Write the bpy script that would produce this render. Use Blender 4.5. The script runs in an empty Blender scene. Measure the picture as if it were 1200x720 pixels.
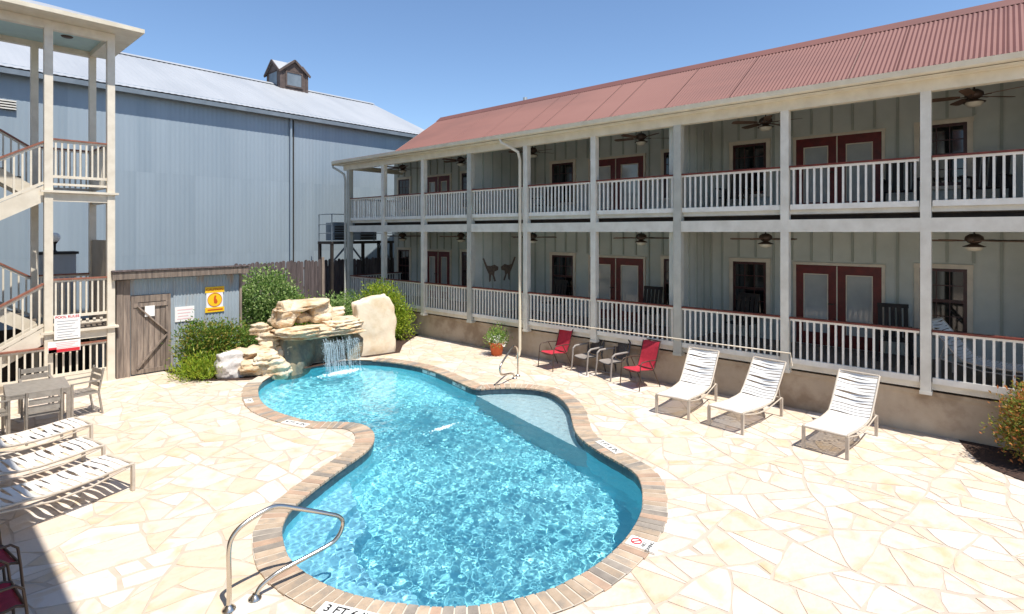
import bpy, bmesh, math, random
from mathutils import Vector, Matrix, noise
from mathutils.geometry import delaunay_2d_cdt
random.seed(7)
SC = bpy.context.scene
COL = SC.collection
R = math.radians

# ------------------------------------------------------------ camera, sky, sun, exposure
cam = bpy.data.objects.new('camera', bpy.data.cameras.new('camera'))
COL.objects.link(cam); SC.camera = cam
cam.data.lens = 19.5; cam.data.sensor_width = 36; cam.data.shift_y = -0.0733
cam.data.clip_start = .05; cam.data.clip_end = 600
cam.location = (0, 0, 3.5); cam.rotation_euler = (R(90), 0, R(-48.2))
SUN_DIR = Vector((.065, .46, -1)).normalized()
EL = math.asin(-SUN_DIR.z); AZ = math.atan2(-SUN_DIR.x, -SUN_DIR.y)
W = bpy.data.worlds.new('World'); SC.world = W; W.use_nodes = True
wn = W.node_tree.nodes; sky = wn.new('ShaderNodeTexSky')
sky.sky_type = 'NISHITA'; sky.sun_disc = False; sky.sun_elevation = EL; sky.sun_rotation = AZ
sky.air_density = 1.0; sky.dust_density = .1; sky.ozone_density = 5.0; sky.altitude = 0
wn['Background'].inputs[1].default_value = .125
W.node_tree.links.new(sky.outputs[0], wn['Background'].inputs[0])
sl = bpy.data.lights.new('sun', 'SUN'); sl.energy = 4.6; sl.angle = R(.5); sl.color = (1, .955, .88)
so = bpy.data.objects.new('sun', sl); COL.objects.link(so)
so.rotation_euler = SUN_DIR.to_track_quat('-Z', 'Y').to_euler(); so.location = (0, -20, 40)
sl.cycles.is_caustics_light = True
SC.view_settings.view_transform = 'Standard'; SC.view_settings.look = 'None'
SC.view_settings.exposure = .5; SC.view_settings.gamma = 1
SC.cycles.max_bounces = 10; SC.cycles.diffuse_bounces = 5; SC.cycles.transparent_max_bounces = 16

# ------------------------------------------------------------ materials
def lin(c):
    return tuple(((x / 12.92) if x <= .04045 else ((x + .055) / 1.055) ** 2.4) for x in [v / 255 for v in c]) + (1,)

def mat(name, c1, c2=None, scale=3., rough=.7, metal=0., bump=0., bscale=40., rnd=0., stretch=None, detail=5.,
        spec=.5, c3=None, island=False, trans=0., lo=.35, hi=.65):
    m = bpy.data.materials.new(name); m.use_nodes = True
    nt = m.node_tree; N = nt.nodes; L = nt.links
    b = N['Principled BSDF']
    b.inputs['Roughness'].default_value = rough; b.inputs['Metallic'].default_value = metal
    b.inputs['Specular IOR Level'].default_value = spec
    g = N.new('ShaderNodeNewGeometry'); mp = N.new('ShaderNodeMapping')
    L.new(g.outputs['Position'], mp.inputs['Vector'])
    if stretch: mp.inputs['Scale'].default_value = stretch
    col = None
    if c2 is not None:
        rp = N.new('ShaderNodeValToRGB'); e = rp.color_ramp.elements
        e[0].color = lin(c1); e[1].color = lin(c2); e[0].position = lo; e[1].position = hi
        if c3 is not None:
            x = e.new((lo + hi) / 2); x.color = lin(c3)
        if island == 'only':
            L.new(g.outputs['Random Per Island'], rp.inputs[0]); e[0].position = 0; e[-1].position = 1
        else:
            nz = N.new('ShaderNodeTexNoise'); nz.inputs['Scale'].default_value = scale
            nz.inputs['Detail'].default_value = detail; nz.inputs['Roughness'].default_value = .6
            if rnd:
                oi0 = N.new('ShaderNodeObjectInfo'); vm = N.new('ShaderNodeVectorMath'); vm.operation = 'MULTIPLY_ADD'
                cx = N.new('ShaderNodeCombineXYZ')
                for k in range(3): L.new(oi0.outputs['Random'], cx.inputs[k])
                vm.inputs[1].default_value = (37, 61, 23)
                L.new(cx.outputs[0], vm.inputs[0]); L.new(mp.outputs[0], vm.inputs[2])
                L.new(vm.outputs[0], nz.inputs['Vector'])
            else: L.new(mp.outputs[0], nz.inputs['Vector'])
            L.new(nz.outputs['Fac'], rp.inputs[0])
        col = rp.outputs['Color']
    if rnd:
        hs = N.new('ShaderNodeHueSaturation'); oi = N.new('ShaderNodeObjectInfo'); mr = N.new('ShaderNodeMapRange')
        mr.inputs['To Min'].default_value = 1 - rnd; mr.inputs['To Max'].default_value = 1 + rnd
        L.new(oi.outputs['Random'], mr.inputs['Value']); L.new(mr.outputs[0], hs.inputs['Value'])
        if col: L.new(col, hs.inputs['Color'])
        else: hs.inputs['Color'].default_value = lin(c1)
        col = hs.outputs['Color']
    if col: L.new(col, b.inputs['Base Color'])
    else: b.inputs['Base Color'].default_value = lin(c1)
    if bump:
        nb = N.new('ShaderNodeTexNoise'); nb.inputs['Scale'].default_value = bscale; nb.inputs['Detail'].default_value = 6
        L.new(mp.outputs[0], nb.inputs['Vector'])
        bp = N.new('ShaderNodeBump'); bp.inputs['Strength'].default_value = bump; bp.inputs['Distance'].default_value = .02
        L.new(nb.outputs['Fac'], bp.inputs['Height']); L.new(bp.outputs[0], b.inputs['Normal'])
    if trans:
        tr = N.new('ShaderNodeBsdfTranslucent'); mx = N.new('ShaderNodeMixShader'); mx.inputs[0].default_value = trans
        if col: L.new(col, tr.inputs[0])
        else: tr.inputs[0].default_value = lin(c1)
        L.new(b.outputs[0], mx.inputs[1]); L.new(tr.outputs[0], mx.inputs[2])
        L.new(mx.outputs[0], N['Material Output'].inputs[0])
    return m

M = {}
M['cream'] = mat('cream paint', (226, 216, 198), (212, 201, 182), 4, .5, bump=.1)
M['white'] = mat('white paint', (232, 228, 218), (218, 213, 202), 5, .45)
M['greypost'] = mat('grey paint', (184, 182, 170), (170, 168, 157), 4, .55)
M['beamgrey'] = mat('pale grey paint', (222, 217, 204), (206, 200, 186), 3, .55)
M['railcap'] = mat('red brown stain', (122, 52, 38), (92, 36, 28), 9, .5)
M['towercap'] = mat('faded cedar rail', (158, 104, 84), (128, 78, 62), 9, .6)
M['sage'] = mat('sage green siding', (203, 204, 194), (190, 192, 182), 1.5, .75, bump=.1)
M['sageshade'] = mat('sage batten with groove shade', (170, 173, 161), (158, 162, 151), 1.5, .75)  # sage darkened so the battens carry painted groove shade
M['trim'] = mat('tan trim paint', (224, 210, 188), (210, 196, 174), 5, .55)
M['redwood'] = mat('oxblood paint', (112, 30, 24), (88, 22, 18), 6, .4)
M['darkred'] = mat('dark sash paint', (70, 24, 20), (54, 18, 16), 6, .4)
M['glass'] = mat('dark window glass', (14, 16, 17), rough=.05, spec=.8)
M['doorglass'] = mat('curtained door glass', (178, 178, 172), (160, 162, 158), 2, .06, spec=.8)
M['redroof'] = mat('faded red metal roof', (124, 80, 70), (108, 68, 60), .5, .65, stretch=(1, .3, 1), c3=(120, 76, 66), metal=.0)
M['gutter'] = mat('cream metal', (222, 212, 190), (208, 197, 174), 3, .45)
M['ceil'] = mat('porch ceiling', (150, 158, 150), (138, 147, 140), 2, .7)
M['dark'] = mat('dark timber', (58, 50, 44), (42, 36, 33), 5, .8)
M['deckwood'] = mat('porch floor boards', (120, 108, 96), (98, 88, 78), 3, .7, stretch=(.4, 6, 1))
M['stone'] = mat('limestone base', (190, 176, 156), (148, 130, 110), 1.3, .85, bump=.45, bscale=14, c3=(180, 164, 144))
M['bronze'] = mat('dark bronze', (82, 64, 52), (66, 52, 43), 8, .5, metal=.2)
M['fanblade'] = mat('walnut fan blade', (112, 84, 64), (94, 70, 54), 8, .5)
M['lampglass'] = mat('frosted lamp glass', (205, 196, 176), rough=.35)
M['barn'] = mat('galvanised grey steel', (156, 169, 178), (142, 156, 166), .7, .55, rnd=.03, stretch=(1.6, 1, .12), c3=(150, 163, 172), metal=.15, lo=.3, hi=.7)
M['barnroof'] = mat('pale steel roof', (170, 172, 174), (158, 161, 164), .4, .5, stretch=(2, .2, 1), metal=.1)
M['flash'] = mat('grey flashing', (120, 130, 138), (104, 114, 122), 3, .5)
M['oldwood'] = mat('weathered timber', (156, 140, 126), (108, 96, 88), 5, .85, rnd=.22, stretch=(3, 3, .25), bump=.4, bscale=30, c3=(136, 121, 109))
M['cupwood'] = mat('brown cupola boards', (98, 84, 78), (76, 64, 60), 4, .85, bump=.3)
M['fence'] = mat('fence timber', (112, 100, 98), (78, 68, 68), 5, .9, rnd=.2, stretch=(4, 4, .25), bump=.3, bscale=30)
M['rustwall'] = mat('rust streaked shed steel', (160, 172, 180), (178, 140, 104), 1.3, .6, rnd=.05, stretch=(2.2, 1, .4), c3=(156, 166, 172), lo=.42, hi=.72)
M['steel'] = mat('polished steel', (205, 198, 186), rough=.24, metal=1)
M['alu'] = mat('brushed aluminium', (168, 160, 150), (150, 142, 132), 12, .4, metal=.4)
M['vinyl'] = mat('white vinyl strap', (236, 234, 230), (224, 222, 218), 7, .45)
M['lframe'] = mat('cream lounge frame', (198, 186, 170), (180, 168, 153), 9, .4)
M['sling'] = mat('red sling fabric', (190, 44, 62), (168, 34, 52), 12, .8, bump=.2, bscale=300)
M['slingdk'] = mat('crimson sling fabric', (150, 24, 54), (128, 18, 44), 12, .8, bump=.2, bscale=300)
M['plastic'] = mat('charcoal plastic', (78, 74, 74), (66, 62, 62), 6, .5)
M['plasticlt'] = mat('pale grey plastic', (150, 142, 134), (134, 126, 120), 6, .55)  # paler grey on seat, armrests and front legs
M['terracotta'] = mat('terracotta', (206, 108, 62), (186, 92, 52), 9, .8)
M['soil'] = mat('mulch', (74, 52, 40), (48, 34, 28), 14, .95, bump=.8, bscale=30)
M['earth'] = mat('gravel ground', (150, 140, 124), (122, 112, 98), 2, .95, bump=.3)
M['mortar'] = mat('sandy mortar', (194, 179, 162), (183, 167, 150), 6, .95)
M['black'] = mat('black print', (24, 22, 22), rough=.6)
M['signwhite'] = mat('white sign face', (240, 238, 234), rough=.5)
M['signred'] = mat('red print', (206, 40, 52), rough=.5)
M['signpink'] = mat('pale pink print', (234, 188, 188), rough=.5)
M['signgrey'] = mat('grey print', (150, 152, 160), rough=.5)
M['signyellow'] = mat('yellow sign face', (246, 196, 28), rough=.5)
M['signorange'] = mat('orange print', (206, 88, 24), rough=.5)
M['tile'] = mat('white depth tile', (236, 234, 228), rough=.3)
M['band'] = mat('slate waterline tile', (70, 84, 92), (48, 62, 72), 9, .3, c3=(58, 76, 86))
M['rust'] = mat('rusty metal', (128, 108, 90), (98, 80, 68), 14, .8)
M['bark'] = mat('bark', (96, 78, 62), (72, 58, 46), 12, .9)
M['cabinet'] = mat('grey cabinet', (176, 180, 184), (164, 168, 172), 3, .5)
M['haint'] = mat('pale blue ceiling paint', (176, 200, 200), (166, 190, 192), 3, .6)
M['tanpanel'] = mat('tan stair wall', (170, 156, 138), (158, 144, 128), 3, .7)
M['foam'] = mat('white foam', (240, 248, 250), rough=.4, trans=.3)
M['rock'] = mat('honey limestone', (216, 202, 180), (178, 132, 84), 2.6, .85, rnd=.1, bump=1., bscale=16, c3=(206, 184, 152), lo=.36, hi=.7, stretch=(1, 1, 2))
M['rockpale'] = mat('cream limestone', (226, 212, 188), (206, 184, 152), 1.7, .85, bump=.35, bscale=14, c3=(218, 202, 178))
M['rockwhite'] = mat('white limestone', (216, 210, 204), (186, 180, 176), 3, .85, bump=.5, bscale=12)
M['rockwet'] = mat('wet algae stone', (136, 126, 106), (158, 140, 112), 2.6, .5, bump=.7, bscale=12, c3=(106, 106, 96), stretch=(1, 1, .5))
M['cmortar'] = mat('pale coping mortar', (204, 194, 178), (188, 178, 162), 6, .95)
M['brick'] = mat('coping brick', (184, 164, 142), (150, 138, 124), 5, .85, rnd=.14, bump=.3, bscale=60, c3=(175, 154, 131))
M['brickgrey'] = mat('grey coping brick', (160, 149, 136), (134, 125, 115), 5, .85, rnd=.15, bump=.3, bscale=60)
M['brickred'] = mat('pinkish coping brick', (184, 154, 130), (162, 137, 117), 5, .85, rnd=.12, bump=.3, bscale=60)
M['flag'] = None

def flag_material():
    m = bpy.data.materials.new('flagstone'); m.use_nodes = True
    nt = m.node_tree; N = nt.nodes; L = nt.links; b = N['Principled BSDF']; b.inputs['Roughness'].default_value = .75
    b.inputs['Specular IOR Level'].default_value = .3
    g = N.new('ShaderNodeNewGeometry'); oi = N.new('ShaderNodeObjectInfo')
    r = N.new('ShaderNodeMath'); r.operation = 'ADD'
    L.new(oi.outputs['Random'], r.inputs[0]); L.new(g.outputs['Random Per Island'], r.inputs[1])
    fr = N.new('ShaderNodeMath'); fr.operation = 'FRACT'; L.new(r.outputs[0], fr.inputs[0])
    rp = N.new('ShaderNodeValToRGB'); e = rp.color_ramp.elements
    cols = [(210, 195, 179), (207, 190, 172), (211, 198, 184), (208, 191, 170), (208, 191, 177), (213, 203, 192), (204, 186, 164), (209, 194, 177)]
    rp.color_ramp.interpolation = 'CONSTANT'
    e[0].position = 0; e[0].color = lin(cols[0]); e[1].position = 1 / 8; e[1].color = lin(cols[1])
    for k in range(2, 8):
        x = e.new(k / 8); x.color = lin(cols[k])
    L.new(fr.outputs[0], rp.inputs[0])
    vm = N.new('ShaderNodeVectorMath'); vm.operation = 'MULTIPLY_ADD'; vm.inputs[1].default_value = (31, 17, 5)
    cx = N.new('ShaderNodeCombineXYZ')
    for k in range(3): L.new(fr.outputs[0], cx.inputs[k])
    L.new(cx.outputs[0], vm.inputs[0]); L.new(g.outputs['Position'], vm.inputs[2])
    nz = N.new('ShaderNodeTexNoise'); nz.inputs['Scale'].default_value = 2.6; nz.inputs['Detail'].default_value = 5
    nz.inputs['Distortion'].default_value = .8
    L.new(vm.outputs[0], nz.inputs['Vector'])
    r2 = N.new('ShaderNodeValToRGB'); r2.color_ramp.elements[0].position = .5; r2.color_ramp.elements[1].position = .72
    L.new(nz.outputs['Fac'], r2.inputs[0])
    mx = N.new('ShaderNodeMix'); mx.data_type = 'RGBA'; mx.inputs[7].default_value = lin((196, 164, 116))
    ml = N.new('ShaderNodeMath'); ml.operation = 'MULTIPLY'; ml.inputs[1].default_value = .6
    L.new(r2.outputs[0], ml.inputs[0]); L.new(ml.outputs[0], mx.inputs[0]); L.new(rp.outputs[0], mx.inputs[6])
    L.new(mx.outputs[2], b.inputs['Base Color'])
    nb = N.new('ShaderNodeTexNoise'); nb.inputs['Scale'].default_value = 9; nb.inputs['Detail'].default_value = 7
    L.new(g.outputs['Position'], nb.inputs['Vector'])
    bp = N.new('ShaderNodeBump'); bp.inputs['Strength'].default_value = .5; bp.inputs['Distance'].default_value = .03
    L.new(nb.outputs['Fac'], bp.inputs['Height']); L.new(bp.outputs[0], b.inputs['Normal'])
    return m
M['flag'] = flag_material()

def leaf_mat(name, a, b, c, tr=.35):
    return mat(name, a, b, rough=.45, island='only', c3=c, trans=tr, spec=.35)
M['leafdark'] = leaf_mat('glossy green leaves', (74, 106, 50), (182, 200, 128), (126, 156, 82))
M['leafnandina'] = leaf_mat('nandina leaves', (64, 100, 34), (166, 146, 72), (110, 142, 52))
M['leafyellow'] = leaf_mat('yellow green leaves', (108, 140, 36), (184, 188, 70), (146, 170, 52), .4)
M['leafred'] = leaf_mat('reddish nandina leaves', (88, 118, 44), (206, 122, 74), (150, 148, 66), .35)
M['leafmid'] = leaf_mat('mid green leaves', (84, 122, 52), (168, 184, 100), (122, 158, 70))
M['petal'] = mat('white petals', (238, 236, 228), rough=.6, trans=.3)

# ------------------------------------------------------------ mesh helpers
class MB:
    def __init__(s): s.v = []; s.f = []; s.smooth = []
    def add(s, vs, fs, smooth=False):
        o = len(s.v); s.v += [tuple(v) for v in vs]
        s.f += [tuple(i + o for i in f) for f in fs]; s.smooth += [smooth] * len(fs)
        return s
    def box(s, x0, y0, z0, x1, y1, z1, T=None):
        vs = [Vector((x, y, z)) for z in (z0, z1) for y in (y0, y1) for x in (x0, x1)]
        if T is not None: vs = [T @ v for v in vs]
        return s.add(vs, [(0, 2, 3, 1), (4, 5, 7, 6), (0, 1, 5, 4), (2, 6, 7, 3), (0, 4, 6, 2), (1, 3, 7, 5)])
    def cbox(s, c, d, T=None):
        return s.box(c[0] - d[0] / 2, c[1] - d[1] / 2, c[2] - d[2] / 2, c[0] + d[0] / 2, c[1] + d[1] / 2, c[2] + d[2] / 2, T)
    def bar(s, p, q, w, h, up=(0, 0, 1)):
        p = Vector(p); q = Vector(q); d = (q - p).normalized(); up = Vector(up)
        if abs(d.dot(up)) > .99: up = Vector((1, 0, 0))
        sx = d.cross(up).normalized() * (w / 2); sz = sx.cross(d).normalized() * (h / 2)
        vs = [a + i * sx + j * sz for a in (p, q) for i, j in ((-1, -1), (1, -1), (1, 1), (-1, 1))]
        return s.add(vs, [(3, 2, 1, 0), (4, 5, 6, 7), (0, 1, 5, 4), (1, 2, 6, 5), (2, 3, 7, 6), (3, 0, 4, 7)])
    def tube(s, pts, r, n=8, closed=False):
        pts = [Vector(p) for p in pts]; k = len(pts)
        rr = r if isinstance(r, (list, tuple)) else [r] * k
        rings = []; ref = None
        for i in range(k):
            a = pts[i - 1] if i else (pts[-1] if closed else pts[0]); b = pts[(i + 1) % k] if (i + 1 < k or closed) else pts[-1]
            d = (b - a).normalized()
            if ref is None:
                ref = Vector((0, 0, 1)) if abs(d.z) < .9 else Vector((1, 0, 0))
            u = d.cross(ref).normalized(); w = u.cross(d).normalized(); ref = w
            rings.append([pts[i] + (u * math.cos(6.28319 * j / n) + w * math.sin(6.28319 * j / n)) * rr[i] for j in range(n)])
        vs = [v for rg in rings for v in rg]; fs = []
        for i in range(k if closed else k - 1):
            for j in range(n):
                a = i * n + j; b = i * n + (j + 1) % n; c = ((i + 1) % k) * n + (j + 1) % n; d = ((i + 1) % k) * n + j
                fs.append((a, d, c, b))
        s.add(vs, fs, True)
        if not closed:
            s.add(rings[0], [tuple(range(n))]); s.add(rings[-1], [tuple(range(n - 1, -1, -1))])
        return s
    def prism(s, poly, h0, h1, fn=lambda a, b, h: (a, b, h)):
        n = len(poly); vs = [fn(p[0], p[1], h0) for p in poly] + [fn(p[0], p[1], h1) for p in poly]
        return s.add(vs, [tuple(range(n - 1, -1, -1)), tuple(range(n, 2 * n))] + [(i, (i + 1) % n, n + (i + 1) % n, n + i) for i in range(n)])
    def lathe(s, prof, c=(0, 0, 0), n=16):
        vs = [(c[0] + r * math.cos(6.28319 * j / n), c[1] + r * math.sin(6.28319 * j / n), c[2] + z) for r, z in prof for j in range(n)]
        fs = [(i * n + j, i * n + (j + 1) % n, (i + 1) * n + (j + 1) % n, (i + 1) * n + j) for i in range(len(prof) - 1) for j in range(n)]
        return s.add(vs, fs, True)
    def sheet(s, rows, smooth=True):
        n = len(rows[0]); vs = [p for r in rows for p in r]
        fs = [(i * n + j, i * n + j + 1, (i + 1) * n + j + 1, (i + 1) * n + j) for i in range(len(rows) - 1) for j in range(n - 1)]
        return s.add(vs, fs, smooth)

def origin(p):
    v = Vector((0, 0, 0))
    while p is not None: v += Vector(p.location); p = p.parent
    return v

def obj(name, mb, m=None, parent=None, local=False, at=None, fix=False):
    """link a mesh builder as one object; coordinates are world ones unless local, 'at' moves its origin there"""
    if isinstance(mb, MB):
        me = bpy.data.meshes.new(name)
        o0 = Vector((0, 0, 0)) if local else origin(parent)
        if at is not None: o0 = Vector(at)
        me.from_pydata([(v[0] - o0.x, v[1] - o0.y, v[2] - o0.z) for v in mb.v], [], mb.f)
        me.polygons.foreach_set('use_smooth', mb.smooth)
        if fix:
            bm = bmesh.new(); bm.from_mesh(me); bmesh.ops.recalc_face_normals(bm, faces=bm.faces); bm.to_mesh(me); bm.free()
        if m is not None: me.materials.append(m)
    else: me = mb
    o = bpy.data.objects.new(name, me); COL.objects.link(o)
    if parent is not None: o.parent = parent
    if at is not None: o.location = Vector(at) - (Vector((0, 0, 0)) if local else origin(parent))
    return o

def put(name, me, parent, loc, rz=0., local=False):
    o = bpy.data.objects.new(name, me); COL.objects.link(o); o.parent = parent
    o.location = Vector(loc) - (Vector((0, 0, 0)) if local else origin(parent)); o.rotation_euler = (0, 0, rz)
    return o

def tag(o, label, cat, group=None, kind=None):
    if label: o['label'] = label
    if cat: o['category'] = cat
    if group: o['group'] = group
    if kind: o['kind'] = kind
    return o

def thing(name, label, cat, loc=(0, 0, 0), rz=0., group=None):
    o = bpy.data.objects.new(name, None); COL.objects.link(o); o.location = loc; o.rotation_euler = (0, 0, rz)
    o.empty_display_size = .2
    return tag(o, label, cat, group)

def struct(name, mb, m, label=None, parent=None, **k):
    o = obj(name, mb, m, parent, **k)
    if parent is None: o['kind'] = 'structure'
    if label: o['label'] = label
    return o

def copy_tree(o, parent=None):
    c = o.copy(); COL.objects.link(c)
    if parent is not None: c.parent = parent
    for ch in list(o.children): copy_tree(ch, c)
    return c

def place(proto, first, loc, rz, label):
    o = proto if first else copy_tree(proto)
    o.location = loc; o.rotation_euler = (0, 0, rz); o['label'] = label
    return o

def text_mesh(s, size, bold=0.):
    cu = bpy.data.curves.new('lettering', 'FONT'); cu.body = s; cu.size = size; cu.align_x = 'CENTER'; cu.align_y = 'CENTER'
    cu.offset = bold
    t = bpy.data.objects.new('lettering', cu); COL.objects.link(t)
    dg = bpy.context.evaluated_depsgraph_get(); me = bpy.data.meshes.new_from_object(t.evaluated_get(dg))
    bpy.data.objects.remove(t); return me

def lettering(s, size, m, parent, loc, rot, bold=0.):
    me = text_mesh(s, size, bold); me.materials.clear(); me.materials.append(m)
    o = bpy.data.objects.new('lettering', me); COL.objects.link(o); o.parent = parent
    o.location = Vector(loc) - origin(parent); o.rotation_euler = rot; return o

# ------------------------------------------------------------ pool outline (metres)
RAW = [(5.27, 12.1), (5.13, 11.73), (5.01, 11.29), (4.95, 10.79), (4.98, 10.27), (5.06, 9.8), (5.21, 9.41), (5.47, 9.12), (5.63, 8.83), (5.66, 8.53), (5.55, 8.19), (5.37, 7.92), (5.17, 7.72), (4.9, 7.55), (4.48, 7.36), (4.1, 7.17), (3.76, 6.99), (3.44, 6.8), (3.26, 6.66), (3.12, 6.49), (3.01, 6.31), (2.92, 6.09), (2.84, 5.85), (2.81, 5.7), (2.79, 5.43), (2.82, 5.15), (2.86, 4.93), (2.94, 4.67), (3.07, 4.39), (3.17, 4.22), (3.27, 4.06), (3.44, 3.85), (3.63, 3.67), (3.79, 3.55), (3.97, 3.44), (4.25, 3.32), (4.41, 3.27), (4.79, 3.2), (5.26, 3.19), (5.7, 3.24), (6.16, 3.36), (6.51, 3.52), (6.91, 3.76), (7.19, 4.02), (7.34, 4.38), (7.49, 4.81), (7.7, 5.26), (7.98, 5.63), (8.5, 6.08), (8.98, 6.5), (9.38, 7.02), (9.55, 7.46), (9.52, 7.86), (9.28, 8.28), (8.96, 8.58), (8.66, 8.79), (8.74, 9.34), (8.98, 10.33), (9.09, 11.14), (9.06, 11.73), (8.91, 12.42), (8.61, 13.0), (8.1, 13.5), (7.4, 13.75), (6.6, 13.6), (5.9, 13.1), (5.5, 12.6)]
def catmull(P, step, closed=True):
    n = len(P); dense = []
    for i in range(n):
        p0, p1, p2, p3 = (Vector(P[(i + k - 1) % n]) for k in range(4))
        for t in range(12):
            t /= 12
            dense.append(.5 * ((2 * p1) + (-p0 + p2) * t + (2 * p0 - 5 * p1 + 4 * p2 - p3) * t * t + (-p0 + 3 * p1 - 3 * p2 + p3) * t ** 3))
    for _ in range(14):
        dense = [(dense[i - 1] + dense[i] * 2 + dense[(i + 1) % len(dense)]) / 4 for i in range(len(dense))]
    L = sum((dense[i] - dense[i - 1]).length for i in range(len(dense)))
    k = int(round(L / step)); st = L / k; out = [dense[0]]; acc = 0
    m = len(dense)
    for i in range(m):
        a = dense[i]; b = dense[(i + 1) % m]; d = (b - a).length
        while acc + d >= st and len(out) < k:
            t = (st - acc) / d; a = a.lerp(b, t); out.append(a); d = (b - a).length; acc = 0
        acc += d
    return out
RIM = catmull(RAW, .112)
NR = len(RIM)
def normals(P):
    out = []
    for i in range(len(P)):
        d = (P[(i + 1) % len(P)] - P[i - 1]).normalized(); out.append(Vector((-d.y, d.x)))
    return out
A2 = sum(RIM[i].x * RIM[(i + 1) % NR].y - RIM[(i + 1) % NR].x * RIM[i].y for i in range(NR))
NRM = normals(RIM)
if A2 > 0: NRM = [-n for n in NRM]          # NRM points outwards
COPW = .295
OUTER = [RIM[i] + NRM[i] * COPW for i in range(NR)]
def near_i(x, y): return min(range(NR), key=lambda i: (RIM[i] - Vector((x, y))).length)
def inside(p, poly):
    c = False; n = len(poly); x, y = p[0], p[1]; j = n - 1
    for i in range(n):
        xi, yi = poly[i][0], poly[i][1]; xj, yj = poly[j][0], poly[j][1]
        if (yi > y) != (yj > y) and x < (xj - xi) * (y - yi) / (yj - yi) + xi: c = not c
        j = i
    return c
def cut(polys_keep, polys_drop):
    """triangles inside the first polygon and outside the others"""
    vs = []; faces = []
    for p in [polys_keep] + polys_drop:
        if sum(p[i][0] * p[(i + 1) % len(p)][1] - p[(i + 1) % len(p)][0] * p[i][1] for i in range(len(p))) < 0: p = list(reversed(p))
        faces.append(list(range(len(vs), len(vs) + len(p)))); vs += [Vector((q[0], q[1])) for q in p]
    r = delaunay_2d_cdt(vs, [], faces, 1, 1e-5)
    tri = [f for f, og in zip(r[2], r[5]) if og == [0]]
    return r[0], tri

BED = [(4.55, 15.83), (4.66, 15.1), (4.7, 14.6), (4.86, 14.1), (5.2, 13.72), (5.62, 13.36), (6.0, 13.1), (6.3, 13.4), (8.9, 13.3), (9.8, 13.12), (10.5, 13.9), (11.2, 14.45), (11.94, 14.9), (11.94, 21), (4.55, 21)]
BED2 = [(11.94, .62), (11.5, .5), (11.1, .36), (10.8, .18), (10.6, -.12), (10.5, -.6), (10.6, -1.1), (10.9, -1.5), (11.94, -1.7)]

# ------------------------------------------------------------ ground, patio sheet, beds
g = MB(); vv, tt = cut([(-220, -220), (220, -220), (220, 220), (-220, 220)], [[(-12, -8), (11.95, -8), (11.95, 21.4), (-12, 21.4)]])
g.add([(v.x, v.y, -.02) for v in vv], tt); struct('ground', g, M['earth'], 'bare gravel ground around the buildings', fix=True)
g = MB(); vv, tt = cut([(-12, -8), (11.96, -8), (11.96, 21.41), (-12, 21.41)], [[RIM[i] + NRM[i] * .03 for i in range(NR)]])
g.add([(v.x, v.y, 0) for v in vv], tt)
patio = struct('patio', g, M['mortar'], 'crazy paving patio of cream flagstones around the pool', fix=True)
def bed(name, poly, label):
    b = MB(); n = len(poly); c = Vector((sum(p[0] for p in poly) / n, sum(p[1] for p in poly) / n))
    vv, tt = cut(poly, []); b.add([(v.x, v.y, .016) for v in vv], tt)
    return struct(name, b, M['soil'], label, fix=True)
bed('planting_bed', BED, 'mulched planting bed around the waterfall rocks')
bed('planting_bed', BED2, 'dark mulched bed at the right end of the patio')

# flagstones: cut the plane into crazy paving
def split_poly(poly, p, d):
    n = Vector((-d.y, d.x)); A = []; B = []
    for i in range(len(poly)):
        a, b = poly[i], poly[(i + 1) % len(poly)]; da = (a - p).dot(n); db = (b - p).dot(n)
        (A if da >= 0 else B).append(a)
        if da * db < 0:
            q = a.lerp(b, da / (da - db)); A.append(q); B.append(q)
    return A, B
def area(p): return abs(sum(p[i].x * p[(i + 1) % len(p)].y - p[(i + 1) % len(p)].x * p[i].y for i in range(len(p)))) / 2
rs = random.Random(11)
def crack(poly, out, depth=0):
    a = area(poly)
    if a < rs.choice((.07, .11, .16, .23, .31, .42)) or depth > 14 or len(poly) < 3:
        out.append(poly); return
    c = sum(poly, Vector((0, 0))) / len(poly)
    ax = max(((p - q) for p in poly for q in poly), key=lambda v: v.length)
    ang = math.atan2(ax.y, ax.x) + math.pi / 2 + rs.gauss(0, .34)
    c = c + Vector((rs.uniform(-1, 1), rs.uniform(-1, 1))) * math.sqrt(a) * .16
    A, B = split_poly(poly, c, Vector((math.cos(ang), math.sin(ang))))
    if len(A) < 3 or len(B) < 3 or min(area(A), area(B)) < .03: out.append(poly); return
    crack(A, out, depth + 1); crack(B, out, depth + 1)
cells = []
crack([Vector(p) for p in ((.2, -3.), (11.93, -3.), (11.93, 16.2), (.2, 16.2))], cells)
def wob(p):
    q = Vector((p.x * 1.1, p.y * 1.1, 3)); return p + Vector((noise.noise(q), noise.noise(q + Vector((9, 4, 2))))) * .11 + Vector((noise.noise(q * 4.1), noise.noise(q * 4.1 + Vector((5, 5, 5))))) * .022
def make_cell(poly):
    pts = []
    n = len(poly)
    for i in range(n):
        a, b = poly[i], poly[(i + 1) % n]; k = max(1, int((b - a).length / .16))
        for t in range(k): pts.append(wob(a.lerp(b, t / k)))
    c = sum(pts, Vector((0, 0))) / len(pts); j = rs.uniform(.004, .010); res = []
    for i, p in enumerate(pts):               # shrink for the joint, and round the corners a little
        d = (pts[(i + 1) % len(pts)] - pts[i - 1]).normalized(); nn = Vector((-d.y, d.x))
        if nn.dot(c - p) < 0: nn = -nn
        q = p + nn * j; m = (pts[(i + 1) % len(pts)] + pts[i - 1]) / 2; res.append(q.lerp(m, .22))
    return res
stones = []
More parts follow.
